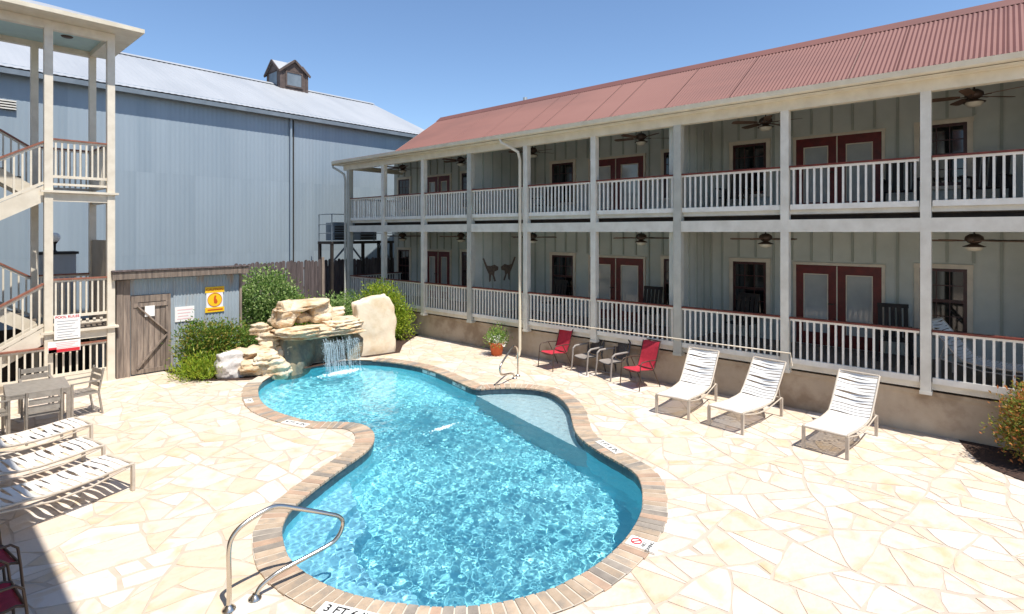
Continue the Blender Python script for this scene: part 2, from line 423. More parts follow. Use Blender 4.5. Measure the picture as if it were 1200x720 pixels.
for c0 in cells:
    p = make_cell(c0)
    drops = []
    for poly in (OUTER, BED, BED2):
        ii = [inside(q, poly) for q in p]
        hit = any(ii) or any(inside(q, p) for q in poly)
        if hit: drops.append((poly, all(ii)))
    if any(d[1] for d in drops): continue
    if drops: vv, tt = cut(p, [d[0] for d in drops])
    else: vv = p; tt = [tuple(range(len(p)))]
    if not tt: continue
    used = sorted({i for f in tt for i in f}); ren = {u: k for k, u in enumerate(used)}
    vv = [vv[i] for i in used]; tt = [tuple(ren[i] for i in f) for f in tt]
    cen = sum((Vector((v[0], v[1])) for v in vv), Vector((0, 0))) / len(vv)
    # outer edges
    ed = {}
    for f in tt:
        for i in range(len(f)):
            a, b = f[i], f[(i + 1) % len(f)]; ed[(a, b)] = 1
    sk = [(a, b) for (a, b) in ed if (b, a) not in ed]
    z = .0035 + rs.uniform(0, .003); tl = rs.uniform(-.0025, .0025), rs.uniform(-.0025, .0025)
    mb = MB(); nv = len(vv)
    top = [(v[0], v[1], z + (v[0] - cen.x) * tl[0] + (v[1] - cen.y) * tl[1]) for v in vv]
    mb.add(top + [(v[0], v[1], -.01) for v in vv], list(tt) + [(b, a, a + nv, b + nv) for a, b in sk])
    kx = cen.x * .6664 - cen.y * .7456; kz = cen.x * .7456 + cen.y * .6664
    ar = sum(area([Vector((vv[i][0], vv[i][1])) for i in f]) for f in tt)
    vis = kz > 1 and abs(kx / kz) < .97 and 2275 / max(kz, .1) < 470
    stones.append((ar / kz ** 3 if vis else 0, mb, cen))
stones.sort(key=lambda s: -s[0])
rest = MB()
for k, (sz, mb, cen) in enumerate(stones):
    if k < 298 and sz > 0: obj('flagstone', mb, M['flag'], patio, at=(cen.x, cen.y, 0), fix=True)
    else: rest.add(mb.v, mb.f)
if rest.v: obj('flagstone_infill', rest, M['flag'], patio, fix=True)['kind'] = 'stuff'

# ------------------------------------------------------------ pool shell, coping, water
def plaster():
    m = mat('pool plaster', (160, 228, 238), (144, 220, 232), 1.2, .8)
    return m
M['plaster'] = plaster()
M['shelf'] = mat('pale shelf plaster', (196, 208, 212), (180, 194, 200), 9, .8, bump=.2)
M['stepplaster'] = mat('pool step plaster', (150, 204, 222), (136, 194, 214), 3, .8)
FLOORZ = -1.12
sh = MB(); IN = [RIM[i] - NRM[i] * .35 for i in range(NR)]
rows = [[(p.x, p.y, -.03) for p in RIM + RIM[:1]], [(p.x, p.y, FLOORZ + .32) for p in RIM + RIM[:1]],
        [(RIM[i % NR].x - NRM[i % NR].x * .1, RIM[i % NR].y - NRM[i % NR].y * .1, FLOORZ + .09) for i in range(NR + 1)],
        [(p.x, p.y, FLOORZ) for p in IN + IN[:1]]]
sh.sheet(rows, False); vv, tt = cut(IN, []); sh.add([(v.x, v.y, FLOORZ) for v in vv], tt)
pool = struct('swimming_pool', sh, M['plaster'], 'freeform blue plaster swimming pool with brick coping', fix=True)
bd = MB(); i2 = [RIM[i] - NRM[i] * .006 for i in range(NR)]
bd.sheet([[(p.x, p.y, -.012) for p in i2 + i2[:1]], [(p.x, p.y, -.19) for p in i2 + i2[:1]]], False)
obj('waterline_tile_band', bd, M['band'], pool, fix=True)
mort = MB(); mort.sheet([[(p.x, p.y, .0185) for p in i2 + i2[:1]], [(p.x, p.y, .0185) for p in OUTER + OUTER[:1]]], False)
obj('coping_mortar', mort, M['cmortar'], pool, fix=True)
MARK = []          # coping spans taken by depth tiles
def mark_span(x, y, half):
    i = near_i(x, y); return [(i + k) % NR for k in range(-half, half + 1)]
marks = [(2.97, 4.6, 2), (5.1, 9.6, 2), (7.55, 4.95, 2), (5.6, 3.22, 2), (5.05, 11.6, 1)]
taken = set()
for a in marks: taken |= set(mark_span(*a))
for i in range(NR):
    if RIM[i].y > 12.85 and 5.75 < RIM[i].x < 8.72: continue      # the grotto stands here
    j = (i + 1) % NR; over = .022
    a0 = RIM[i].lerp(RIM[j], .075); a1 = RIM[i].lerp(RIM[j], .925); b0 = OUTER[i].lerp(OUTER[j], .075); b1 = OUTER[i].lerp(OUTER[j], .925)
    n = (NRM[i] + NRM[j]).normalized(); a0 = a0 - n * over; a1 = a1 - n * over
    e = rs.uniform(-.012, .012); b0 = b0 + n * e; b1 = b1 + n * e; z = .024 + rs.uniform(-.002, .004)
    m = MB(); q = [a0, a1, b1, b0]; c = (a0 + b1) / 2
    t = .007; q2 = [p + (c - p).normalized() * t for p in q]
    vs = [(p.x, p.y, -.012) for p in q] + [(p.x, p.y, z - .006) for p in q] + [(p.x, p.y, z) for p in q2]
    m.add(vs, [(3, 2, 1, 0)] + [(r * 4 + k, r * 4 + (k + 1) % 4, r * 4 + 4 + (k + 1) % 4, r * 4 + 4 + k) for r in (0, 1) for k in range(4)] + [(8, 9, 10, 11)])
    obj('coping_brick', m, M[rs.choice(('brick', 'brick', 'brick', 'brickgrey', 'brickred'))], pool, at=(c.x, c.y, 0), fix=True)
def depth_tile(x, y, txt, w, h, size, ang=None, flip=False, off=.2, sym=False):
    i = near_i(x, y); n = NRM[i]; c = RIM[i] + n * off; a = math.atan2(n.y, n.x) - math.pi / 2 if ang is None else ang
    if flip: a += math.pi
    T = Matrix.Translation((c.x, c.y, 0)) @ Matrix.Rotation(a, 4, 'Z')
    m = MB().box(-w / 2, -h / 2, .01, w / 2, h / 2, .034, T); t = obj('depth_marker', m, M['tile'], pool, at=(c.x, c.y, 0))
    if sym:
        lettering('NO', size, M['black'], t, T @ Vector((-.02, -.02, .0365)), (0, 0, a), .001)
        lettering('DIVING', size, M['black'], t, T @ Vector((-.02, -.09, .0365)), (0, 0, a), .001)
        r = MB().tube([(.0 + .055 * math.cos(q * .3927), .075 + .055 * math.sin(q * .3927), .037) for q in range(16)], .007, 6, True)
        r.bar((-.036, .111, .037), (.036, .039, .037), .012, .006)
        r2 = MB(); r2.add([T @ Vector(v) for v in r.v], r.f); obj('no_diving_symbol', r2, M['signred'], t)
    else: lettering(txt, size, M['black'], t, T @ Vector((0, 0, .0365)), (0, 0, a), .002)
depth_tile(2.95, 4.6, '3 FT 6 IN', .6, .16, .13, flip=True, off=.24)
depth_tile(5.08, 9.72, '4 FT 6 IN', .55, .16, .12, flip=True, off=.22)
depth_tile(7.5, 4.85, '3 FT 6 IN', .55, .16, .12, flip=False, off=.22)
depth_tile(5.5, 3.2, '', .2, .34, .06, flip=True, off=.19, sym=True)
depth_tile(5.06, 11.55, '5 FT', .3, .15, .11, flip=True, off=.2)
def water_tile(x, y, txt):
    i = near_i(x, y); n = NRM[i]; p = RIM[i] - n * .012; d = Vector((-n.y, n.x)); a = math.atan2(-n.y, -n.x) + math.pi / 2
    T = Matrix.Translation((p.x, p.y, -.065)) @ Matrix.Rotation(a, 4, 'Z')
    m = MB().box(-.3, -.004, -.035, .3, .006, .035, T); t = obj('waterline_depth_tile', m, M['tile'], pool, at=(p.x, p.y, -.065))
    lettering(txt, .075, M['black'], t, T @ Vector((0, -.0065, 0)), (R(90), 0, a), .002)
water_tile(8.25, 5.85, '3 FT 6 IN'); water_tile(9.05, 10.9, '5 FT'); water_tile(8.8, 9.5, '4 FT 6 IN')
# sun shelf and entry steps
ia = near_i(7.62, 5.2); ib = near_i(8.66, 8.79)
shp = [RIM[k % NR] for k in range(ia, (ib if ib > ia else ib + NR) + 1)]
m = MB().prism([(p.x, p.y) for p in shp], FLOORZ - .02, -.21); obj('sun_shelf', m, M['shelf'], pool, fix=True)
def step(i0, i1, w, z):
    ids = list(range(i0, i1 + 1)); a = [RIM[k % NR] for k in ids]
    b = []
    for q, k in enumerate(ids):
        s = min(1, min(q, len(ids) - 1 - q) / 5); b.append(RIM[k % NR] - NRM[k % NR] * (w * (.15 + .85 * s)))
    rows = [[(p.x, p.y, z) for p in a], [(p.x, p.y, z) for p in b], [(p.x, p.y, FLOORZ - .01) for p in b]]
    return MB().sheet(rows, False)
s0 = near_i(4.48, 7.36); s1 = near_i(3.44, 3.85)
for a, w, z in ((0, .5, -.42), (2, .82, -.68)):
    obj('entry_step', step(s0 + a, s1 - a, w, z), M['stepplaster'], pool, fix=True)

# water surface with real ripples
rw = random.Random(5); WV = []
for k in range(40):
    lam = (.052 * 1.05 ** k if k < 34 else .35 + .12 * (k - 34)) * rw.uniform(.9, 1.1); a = rw.uniform(0, 6.283)
    WV.append((6.283 / lam * math.cos(a), 6.283 / lam * math.sin(a), rw.uniform(0, 6.283), (.00084 * (lam / .3) ** .95)))
def wz(x, y):
    e = (noise.noise(Vector((x * .5, y * .5, 7))) * .35 + .95) * (1 - .45 * min(1, max(0, (y - 8.5) / 2.5)))
    h = sum(A * math.sin(kx * x + ky * y + ph) for kx, ky, ph, A in WV) * e
    r = math.hypot(x - 7.55, y - 12.75)
    h += .008 * math.sin(r * 24) * math.exp(-r * .9)
    return -.105 + h
wx0, wy0, d = 2.7, 3.1, .0165
nx = int((9.75 - wx0) / d); ny = int((13.9 - wy0) / d)
WOUT = [RIM[i] + NRM[i] * .05 for i in range(NR)]
def row_spans(y):
    xs = []
    for i in range(NR):
        a, b = WOUT[i], WOUT[(i + 1) % NR]
        if (a.y > y) != (b.y > y): xs.append(a.x + (b.x - a.x) * (y - a.y) / (b.y - a.y))
    return sorted(xs)
idx = {}; wv = []; wf = []
spans = [row_spans(wy0 + j * d) for j in range(ny + 1)]
def ins(i, j):
    x = wx0 + i * d; c = 0
    for q in spans[j]:
        if q < x: c += 1
    return c & 1
def vid(i, j):
    k = (i, j)
    if k not in idx:
        idx[k] = len(wv); x = wx0 + i * d; y = wy0 + j * d; wv.append((x, y, wz(x, y)))
    return idx[k]
flagm = [[ins(i, j) for i in range(nx + 1)] for j in range(ny + 1)]
for j in range(ny):
    for i in range(nx):
        if flagm[j][i] and flagm[j][i + 1] and flagm[j + 1][i] and flagm[j + 1][i + 1]:
            wf.append((vid(i, j), vid(i + 1, j), vid(i + 1, j + 1), vid(i, j + 1)))
wm = bpy.data.materials.new('pool water'); wm.use_nodes = True; b = wm.node_tree.nodes['Principled BSDF']
b.inputs['Base Color'].default_value = (.8, .985, 1, 1); b.inputs['Roughness'].default_value = 0
b.inputs['IOR'].default_value = 1.33; b.inputs['Transmission Weight'].default_value = 1
wmb = MB().add(wv, wf, True)
water = struct('pool_water', wmb, wm, 'rippling clear blue pool water'); water.cycles.is_caustics_caster = True
for o in [pool] + list(pool.children): o.cycles.is_caustics_receiver = True

# ------------------------------------------------------------ hotel with two porches
PX = 11.75; IX = 14.2; YP = [1.04 + 2.2288 * k for k in range(-1, 9)]; Y0 = -1.75; Y1 = 19.5; YB0 = -1.35; YB1 = 19.4
hotel = thing('hotel_building', 'long two storey sage green hotel with red metal roof and railed porches', 'building', (14, 8.8, 0))
obj('stone_base', MB().box(11.95, YB0, -.02, 14.1, 19.0, .74), M['stone'], hotel)
obj('base_ledge', MB().box(11.9, YB0 + .01, .68, 12.2, 19.0, .755), M['stone'], hotel)
prof = [(IX, .1), (IX, 6.66), (16.87, 8.58), (19.5, 6.66), (19.5, .1)]
wall = obj('wall', MB().prism(prof, YB0, YB1, lambda a, b, h: (a, h, b)), M['sage'], hotel, fix=True)
for z0, z1, nm in ((.80, .90, 'porch_floor'), (3.83, 3.90, 'porch_floor')):
    obj(nm, MB().box(11.86, YB0 - .02, z0, IX + .01, 19.02, z1), M['deckwood'], hotel)
    f = MB(); f.box(11.80, YB0 - .03, z0 + .015, 11.858, 19.03, z1 + .04); f.box(11.86, 19.025, z0 + .015, IX, 19.08, z1 + .04)
    obj('rim_board', f, M['beamgrey'], hotel)
# beams and ceilings
obj('porch_beam', MB().box(11.68, YB0 - .05, 3.50, 11.82, 19.0, 3.74), M['beamgrey'], hotel)
obj('beam_return', MB().box(11.83, 18.86, 3.51, IX, 19.0, 3.73), M['beamgrey'], hotel)
obj('joist_shadow_board', MB().box(11.95, YB0, 3.70, 12.0, 18.85, 3.825), M['dark'], hotel)  # dark board put in for the shade between beam and upper floor
obj('porch_ceiling', MB().box(12.0, YB0, 3.69, IX, 18.85, 3.72), M['ceil'], hotel)
obj('eave_beam', MB().box(11.67, YB0 - .2, 5.88, 11.83, 19.2, 6.07), M['gutter'], hotel)
obj('eave_beam_return', MB().box(11.84, 18.8, 5.885, IX, 18.96, 6.06), M['gutter'], hotel)
obj('soffit', MB().box(11.45, Y0, 6.072, 11.84, Y1, 6.10), M['gutter'], hotel)
obj('porch_ceiling', MB().prism([(11.845, 6.068), (IX, 6.56), (IX, 6.585), (11.845, 6.093)], YB0, 19.3, lambda a, b, h: (a, h, b)), M['ceil'], hotel, fix=True)
# walls between the units
for y in (5.75, 12.27, YB0 + .06):
    for z0, z1 in ((.905, 3.685), (3.905, 6.06)):
        p = obj('partition_wall', MB().prism([(11.9, z0), (IX, z0), (IX, z1 + (.48 if z0 > 2 else 0)), (11.9, z1)], y - .05, y + .05, lambda a, b, h: (a, h, b)), M['sage'], hotel, fix=True)
        for x in (12.3, 12.72, 13.14, 13.56, 13.98):
            obj('batten', MB().box(x - .022, y - .078, z0, x + .022, y - .05, z1 - .01), M['sageshade'], p)
# doors and windows
OPEN = []
def trim_frame(mb, y0, y1, z0, z1, w, x):
    mb.box(x - .045, y0 - w, z0, x, y0, z1); mb.box(x - .045, y1, z0, x, y1 + w, z1); mb.box(x - .05, y0 - w - .01, z1, x, y1 + w + .01, z1 + w)
def window(y0, y1, z0, z1):
    OPEN.append((y0 - .1, y1 + .1, z0 - .1, z1 + .12))
    t = MB(); trim_frame(t, y0, y1, z0, z1, .09, IX); t.box(IX - .07, y0 - .12, z0 - .07, IX, y1 + .12, z0)
    w = obj('window', t, M['trim'], hotel)
    s = MB(); a = IX - .03
    s.box(a, y0, z0, IX, y0 + .06, z1); s.box(a, y1 - .06, z0, IX, y1, z1); s.box(a, y0 + .06, z1 - .06, IX, y1 - .06, z1); s.box(a, y0 + .06, z0, IX, y1 - .06, z0 + .07)
    zm = (z0 + z1) / 2; s.box(a - .008, y0 + .06, zm - .03, IX, y1 - .06, zm + .03)
    for k in (1, 2):
        y = y0 + .06 + (y1 - y0 - .12) * k / 3
        s.box(a + .006, y - .01, z0 + .07, IX, y + .01, zm - .03); s.box(a + .006, y - .01, zm + .03, IX, y + .01, z1 - .06)
    for q in ((z0 + .07 + zm - .03) / 2, (zm + .03 + z1 - .06) / 2): s.box(a + .004, y0 + .06, q - .01, IX, y1 - .06, q + .01)
    obj('sash', s, M['darkred'], w); obj('pane', MB().box(IX - .016, y0 + .06, z0 + .07, IX - .004, y1 - .06, z1 - .06), M['glass'], w)
def french(y0, y1, z0, z1):
    OPEN.append((y0 - .1, y1 + .1, z0 - .1, z1 + .1))
    t = MB(); trim_frame(t, y0, y1, z0, z1, .06, IX); w = obj('french_door', t, M['trim'], hotel); ym = (y0 + y1) / 2
    obj('meeting_strip', MB().box(IX - .05, ym - .012, z0, IX - .005, ym + .012, z1 - .02), M['trim'], w)
    for a, b in ((y0, ym - .015), (ym + .015, y1)):
        s = MB(); x = IX - .04; st = .16
        s.box(x, a, z0, IX, a + st, z1); s.box(x, b - st, z0, IX, b, z1); s.box(x, a + st, z1 - .2, IX, b - st, z1); s.box(x, a + st, z0, IX, b - st, z0 + .28)
        obj('door_leaf', s, M['redwood'], w)
        e = MB(); p = .02
        e.box(x - .008, a + st, z0 + .28, x + .02, a + st + p, z1 - .2); e.box(x - .008, b - st - p, z0 + .28, x + .02, b - st, z1 - .2); e.box(x - .008, a + st + p, z1 - .2 - p, x + .02, b - st - p, z1 - .2)
        obj('glazing_bead', e, M['trim'], w)
        obj('pane', MB().box(IX - .02, a + st, z0 + .28, IX - .006, b - st, z1 - .2), M['doorglass'], w)
    obj('handle', MB().tube([(IX - .09, ym + .07, z0 + .95), (IX - .09, ym + .17, z0 + .95)], .012).tube([(IX - .04, ym + .07, z0 + .95), (IX - .09, ym + .07, z0 + .95)], .012), M['bronze'], w)
for zf in (.9, 3.88):
    dz = 0 if zf < 2 else -.06
    for a, b_ in ((4.38, 5.18), (.6, 1.36), (10.11, 10.94), (6.28, 7.06), (18.32, 19.06), (14.4, 15.18)): window(a, b_, zf + .55, zf + 1.86 + dz)
    for a, b_ in ((2.02, 3.71), (7.68, 9.48), (15.84, 17.19)): french(a, b_, zf + .02, zf + 1.84 + dz)
y = YB0 + .2
bat = {}
while y < 19.35:
    for z0, z1 in ((.905, 3.685), (3.905, 6.55)):
        spans_ = [(z0, z1)]
        for (a, b_, c, e) in OPEN:
            if a - .03 < y < b_ + .03 and c > z0 - .2 and e < z1 + .2: spans_ = [(z0, max(z0, c)), (e, z1)]
        for a, b_ in spans_:
            if b_ - a > .05: obj('batten', MB().box(IX - .032, y - .024, a, IX, y + .024, b_), M['sageshade'], wall, at=(IX, y, a))

    y += .413
# posts
for k, y in enumerate(YP):
    gp = k in (3, 6, 9); w = .175 if gp else .15
    p = obj('porch_post', MB().box(PX - w / 2, y - w / 2, .8, PX + w / 2 + .001, y + w / 2, 5.88).box(PX - w / 2 - .012, y - w / 2 - .012, .745, PX + w / 2 + .012, y + w / 2 + .012, .80), M['greypost'] if gp else M['beamgrey'], hotel, at=(PX, y, .8))
    if gp: p['label'] = 'wider grey painted porch post'
# railings
BAL = {}
def bal_mesh(key, h, w, m):
    if key not in BAL:
        me = bpy.data.meshes.new('baluster'); b = MB().box(-w / 2, -w / 2, 0, w / 2, w / 2, h); me.from_pydata(b.v, [], b.f); me.materials.append(m); BAL[key] = me
    return BAL[key]
cnt = 0; restb = {0: MB(), 1: MB()}
for lv, (zb, zt) in enumerate(((.935, 1.84), (3.935, 4.79))):
    for k in range(len(YP) - 1):
        a = YP[k] + .09; b_ = YP[k + 1] - .09; x = PX
        r = obj('railing', MB().box(x - .03, a, zb, x + .03, b_, zb + .1), M['white'], hotel, at=(x, (a + b_) / 2, zb))
        obj('handrail', MB().box(x - .055, a - .01, zt - .032, x + .055, b_ + .01, zt), M['railcap'], r)
        obj('upper_rail', MB().box(x - .028, a, zt - .075, x + .028, b_, zt - .034), M['white'], r)
        h = zt - .075 - zb - .1
        for q in range(17):
            y = a + (b_ - a) * (q + .5) / 17
            if k == 0 and y < -.5: restb[lv].box(x - .016, y - .016, zb + .1, x + .016, y + .016, zb + .1 + h)
            else: put('baluster', bal_mesh((lv, 'h'), h, .034, M['white']), r, (x, y, zb + .1)); cnt += 1
    # end railing
    y = YP[-1]; r = obj('end_railing', MB().box(PX + .1, y - .03, zb, IX - .02, y + .03, zb + .075), M['white'], hotel, at=(13, y, zb))
    obj('handrail', MB().box(PX + .09, y - .055, zt - .032, IX - .02, y + .055, zt), M['railcap'], r)
    obj('upper_rail', MB().box(PX + .1, y - .028, zt - .075, IX - .02, y + .028, zt - .034), M['white'], r)
    e = MB()
    for q in range(18):
        x = PX + .16 + q * .13; e.box(x - .017, y - .017, zb + .075, x + .017, y + .017, zt - .075)
    obj('end_balusters', e, M['white'], r)['kind'] = 'stuff'
for lv in (0, 1):
    obj('far_balusters', restb[lv], M['white'], hotel)['kind'] = 'stuff'
# roof
def corrugated(p0, p1, y0, y1, pitch, amp, thick=0.):
    """ribs run from p0 to p1 (x, z); the sheet spans y0..y1"""
    nrm = Vector((-(p1[1] - p0[1]), p1[0] - p0[0])).normalized(); n = int((y1 - y0) / pitch * 4); rows = []
    for P in (p0, p1):
        rows.append([(P[0] + nrm.x * amp * math.sin(i * math.pi / 2), y0 + (y1 - y0) * i / n, P[1] + nrm.y * amp * math.sin(i * math.pi / 2)) for i in range(n + 1)])
    return MB().sheet(rows, False)
for k in range(24):
    a = Y0 + (Y1 - Y0) * k / 24; b_ = Y0 + (Y1 - Y0) * (k + 1) / 24; e = 0
    obj('roof_panel', corrugated((13.80, 6.60 + e), (16.87, 8.72 + e), a, b_, (Y1 - Y0) / 240, .013), M['redroof'], hotel, at=(15, a, 7.5))
obj('porch_roof', corrugated((11.40, 6.235), (13.86, 6.63), Y0, Y1, .09, .012), M['redroof'], hotel)
obj('rear_roof', corrugated((19.95, 6.59), (16.87, 8.72), Y0, Y1, .09, .013), M['redroof'], hotel)
obj('ridge_cap', MB().prism([(16.6, 8.55), (16.87, 8.755), (17.14, 8.55), (16.87, 8.775)], Y0, Y1 + .02, lambda a, b, h: (a, h, b)), M['redroof'], hotel)
for y in (Y0 - .03, Y1):
    t = MB()
    for a, b_ in (((11.42, 6.14), (13.84, 6.53)), ((13.84, 6.53), (16.87, 8.62)), ((16.87, 8.62), (19.9, 6.5))): t.bar((a[0], y + .015, a[1]), (b_[0], y + .015, b_[1]), .03, .15, (0, 0, 1))
    obj('rake_board', t, M['gutter'], hotel)
gt = MB().prism([(11.34, 6.13), (11.37, 6.11), (11.46, 6.11), (11.46, 6.22), (11.32, 6.22)], Y0, Y1, lambda a, b, h: (a, h, b))
obj('gutter', gt, M['gutter'], hotel, fix=True)
for yy, k in ((YP[5] + .14, 0), (YP[9] + .12, 1)):
    ds = MB().tube([(11.4, yy + .55, 6.12), (11.4, yy + .5, 6.0), (11.5, yy + .25, 5.86), (11.6, yy + .05, 5.72), (11.62, yy, 5.5), (11.62, yy, 3.0), (11.62, yy, .25), (11.58, yy, .1), (11.5, yy, .05)], .042, 10)
    obj('downspout', ds, M['gutter'] if k == 0 else M['greypost'], hotel)
obj('conduit', MB().tube([(11.64, 9.75, 1.1), (11.645, 3.15, 1.14), (11.645, 3.12, .9)], .014, 6), M['trim'], hotel)
obj('chimney_vent', MB().lathe([(.0, 9.1), (.09, 9.1), (.09, 8.2)], (17.6, 15, 0)), M['flash'], hotel)

# ceiling fans
def make_fan():
    t = thing('ceiling_fan', 'x', 'ceiling fan', group='bronze ceiling fans under the porch ceilings')
    obj('downrod', MB().tube([(0, 0, .34), (0, 0, .1)], .014).lathe([(.0, .36), (.06, .355), (.05, .31), (.015, .29)], n=12), M['bronze'], t, local=True)
    obj('motor', MB().lathe([(.0, .13), (.07, .12), (.13, .075), (.14, .02), (.09, -.03), (.05, -.05), (0, -.05)], n=16), M['bronze'], t, local=True)
    for k in range(5):
        T = Matrix.Rotation(k * R(72) + .4, 4, 'Z') @ Matrix.Rotation(R(10), 4, 'X')
        m = MB(); m.prism([(.2, -.05), (.3, -.075), (.68, -.08), (.73, -.05), (.73, .05), (.68, .08), (.3, .075), (.2, .05)], .0, .01, lambda a, b, h: T @ Vector((a, b, h)))
        bl = obj('blade', m, M['fanblade'], t, local=True); obj('blade_arm', MB().bar(T @ Vector((.09, 0, .0)), T @ Vector((.26, 0, -.004)), .035, .012), M['bronze'], bl, local=True)
    obj('lamp_shade', MB().lathe([(.05, -.05), (.17, -.1), (.16, -.11), (.05, -.07)], n=16), M['bronze'], t, local=True)
    obj('lamp_bowl', MB().lathe([(.13, -.09), (.13, -.13), (.09, -.175), (.0, -.19)], n=16), M['lampglass'], t, local=True)
    return t
fan = make_fan(); first = True
FY = [.45, 4.0, 7.06, 10.7, 13.86, 17.1]
where = ['in front of the rightmost window', 'left of the rightmost french doors', 'right of the middle french doors', 'by the downspout bay', 'right of the farthest french doors', 'above the farthest single window']
for lv, z in ((0, 3.34), (1, 5.92)):
    for q, y in enumerate(FY):
        place(fan, first, (12.9, y, z), random.uniform(0, 1.2), 'bronze ceiling fan on the %s porch %s' % ('lower' if lv == 0 else 'upper', where[q])); first = False

# rusty cutouts on the partition wall of the lower porch
def cutout(x, mir, label):
    s = -1 if mir else 1
    P = [(-.42, .35), (-.36, .36), (-.22, .12), (-.05, .1), (.12, .14), (.2, .1), (.3, .06), (.28, -.04), (.2, -.06), (.12, -.08), (.1, -.2), (.18, -.38), (.12, -.4), (.03, -.2), (-.04, -.16), (-.06, -.36), (-.12, -.4), (-.13, -.16), (-.22, -.02), (-.3, .12)]
    m = MB().prism([(x + s * a, 2.32 + b) for a, b in P], 12.185, 12.2, lambda a, b, h: (a, h, b)); o = obj('wall_ornament', m, M['rust'], at=(x, 12.2, 2.3), fix=True)
    tag(o, label, 'wall ornament', 'rusty metal cutouts on the porch wall')
cutout(12.68, False, 'left rusty metal animal cutout on the lower porch partition wall')
cutout(13.4, True, 'right rusty metal animal cutout on the lower porch partition wall')

# dark porch chairs behind the railings
def make_porch_chair():
    t = thing('porch_chair', 'x', 'chair', group='dark wooden chairs standing on the porches')
    s = MB()
    for k in range(4): s.box(-.27, -.24 + k * .125, .42, .27, -.135 + k * .125, .445)
    obj('seat', s, M['dark'], t, local=True)
    b = MB()
    for k in range(5): b.bar((-.22 + k * .11, .25, .44), (-.22 + k * .11, .38, 1.05), .08, .018, (0, 1, 0))
    b.bar((-.27, .39, 1.07), (.27, .39, 1.07), .03, .08); obj('backrest', b, M['dark'], t, local=True)
    for sx in (-1, 1):
        obj('leg', MB().box(sx * .28 - .02, -.25, 0, sx * .28 + .02, -.2, .64), M['dark'], t, local=True)
        obj('leg', MB().box(sx * .28 - .02, .24, 0, sx * .28 + .02, .29, .64), M['dark'], t, local=True)
        obj('armrest', MB().box(sx * .28 - .04, -.29, .64, sx * .28 + .04, .34, .665), M['dark'], t, local=True)
    return t
pc = make_porch_chair(); first = True
for x, y, z, rz, lb in ((13.5, 1.72, .9, 1.4, 'dark wooden chair on the lower porch left of the rightmost window'), (13.5, 4.75, .9, 1.7, 'dark wooden chair on the lower porch beside the second partition'),
        (13.5, 7.2, .9, 1.5, 'dark wooden chair on the lower porch right of the middle doors'), (13.5, 10.4, .9, 1.65, 'dark wooden chair on the lower porch near the downspout'),
        (13.4, 1.6, 3.88, 1.5, 'dark wooden chair on the upper porch right of the rightmost doors'), (13.4, .3, 3.88, 1.8, 'dark wooden chair at the right end of the upper porch'),
        (13.4, 4.9, 3.88, 1.55, 'dark wooden chair on the upper porch left of the rightmost doors'), (13.4, 10.6, 3.88, 1.6, 'dark wooden chair on the upper porch near the downspout')):
    place(pc, first, (x, y, z), -rz, lb); first = False

# ------------------------------------------------------------ big metal barn behind
BY = 21.5; BX0 = -9.0; BX1 = 18.05; EZ = 8.2; RY = 27.2; RZ = 10.85
barn = thing('metal_barn', 'huge grey corrugated metal barn with pale roof and rooftop cupola', 'barn', (5, 24, 0))
def sheet_mesh(w, h):
    n = int(w / .15) * 4; rows = []
    off = [0, .004, .004, 0]
    for z in (0, h): rows.append([(w * i / n, -off[i % 4], z) for i in range(n + 1)])
    b = MB().sheet(rows, False); me = bpy.data.meshes.new('corrugated_sheet'); me.from_pydata(b.v, [], b.f); me.materials.append(M['barn']); return me
wl = MB().box(BX0, BY + .03, -.02, BX1, BY + .2, EZ); 
wl.prism([(BY + .2, 0), (BY + .2, EZ), (RY, RZ - .1), (2 * RY - BY, EZ), (2 * RY - BY, 0)], BX1 - .15, BX1, lambda a, b, h: (h, a, b))
wl.prism([(BY + .2, 0), (BY + .2, EZ), (RY, RZ - .1), (2 * RY - BY, EZ), (2 * RY - BY, 0)], BX0, BX0 + .15, lambda a, b, h: (h, a, b))
obj('wall', wl, M['barn'], barn, fix=True)
SHm = sheet_mesh(.9, 2.85)
for r, z in enumerate((-.05, 2.72, 5.5)):
    for k in range(30):
        x = BX0 + .9 * k + (r % 2) * 0.0
        o = put('corrugated_sheet', SHm, barn, (x, BY + .005 - .0015 * r, z))
n = 2000
def broof(y0, z0, y1, z1):
    nrm = Vector((-(z1 - z0), y1 - y0)).normalized(); k = int((BX1 + .35 - BX0) / .2) * 4; am = [0, .01, .01, 0]
    return MB().sheet([[(BX0 + (BX1 + .35 - BX0) * i / k, P[0] + nrm.x * am[i % 4], P[1] + nrm.y * am[i % 4]) for i in range(k + 1)] for P in ((y0, z0), (y1, z1))], False)
obj('roof', broof(BY - .3, EZ + .0, RY, RZ), M['barnroof'], barn); obj('rear_roof', broof(2 * RY - BY + .3, EZ, RY, RZ), M['barnroof'], barn)
obj('eave_trim', MB().box(BX0, BY - .31, EZ - .19, BX1 + .36, BY - .29, EZ - .04).box(BX0, BY - .29, EZ - .06, BX1 + .3, BY + .05, EZ - .06), M['flash'], barn)
obj('ridge_cap', MB().prism([(RY - .3, RZ - .085), (RY, RZ + .06), (RY + .3, RZ - .085), (RY, RZ + .05)], BX0, BX1 + .36, lambda a, b, h: (h, a, b)), M['barnroof'], barn)
obj('downspout', MB().tube([(10.66, BY - .1, EZ - .15), (10.66, BY - .1, .1)], .045, 8), M['barn'], barn)
obj('corner_trim', MB().box(10.78, BY - .05, .05, 10.815, BY - .02, EZ - .2), M['dark'], barn)
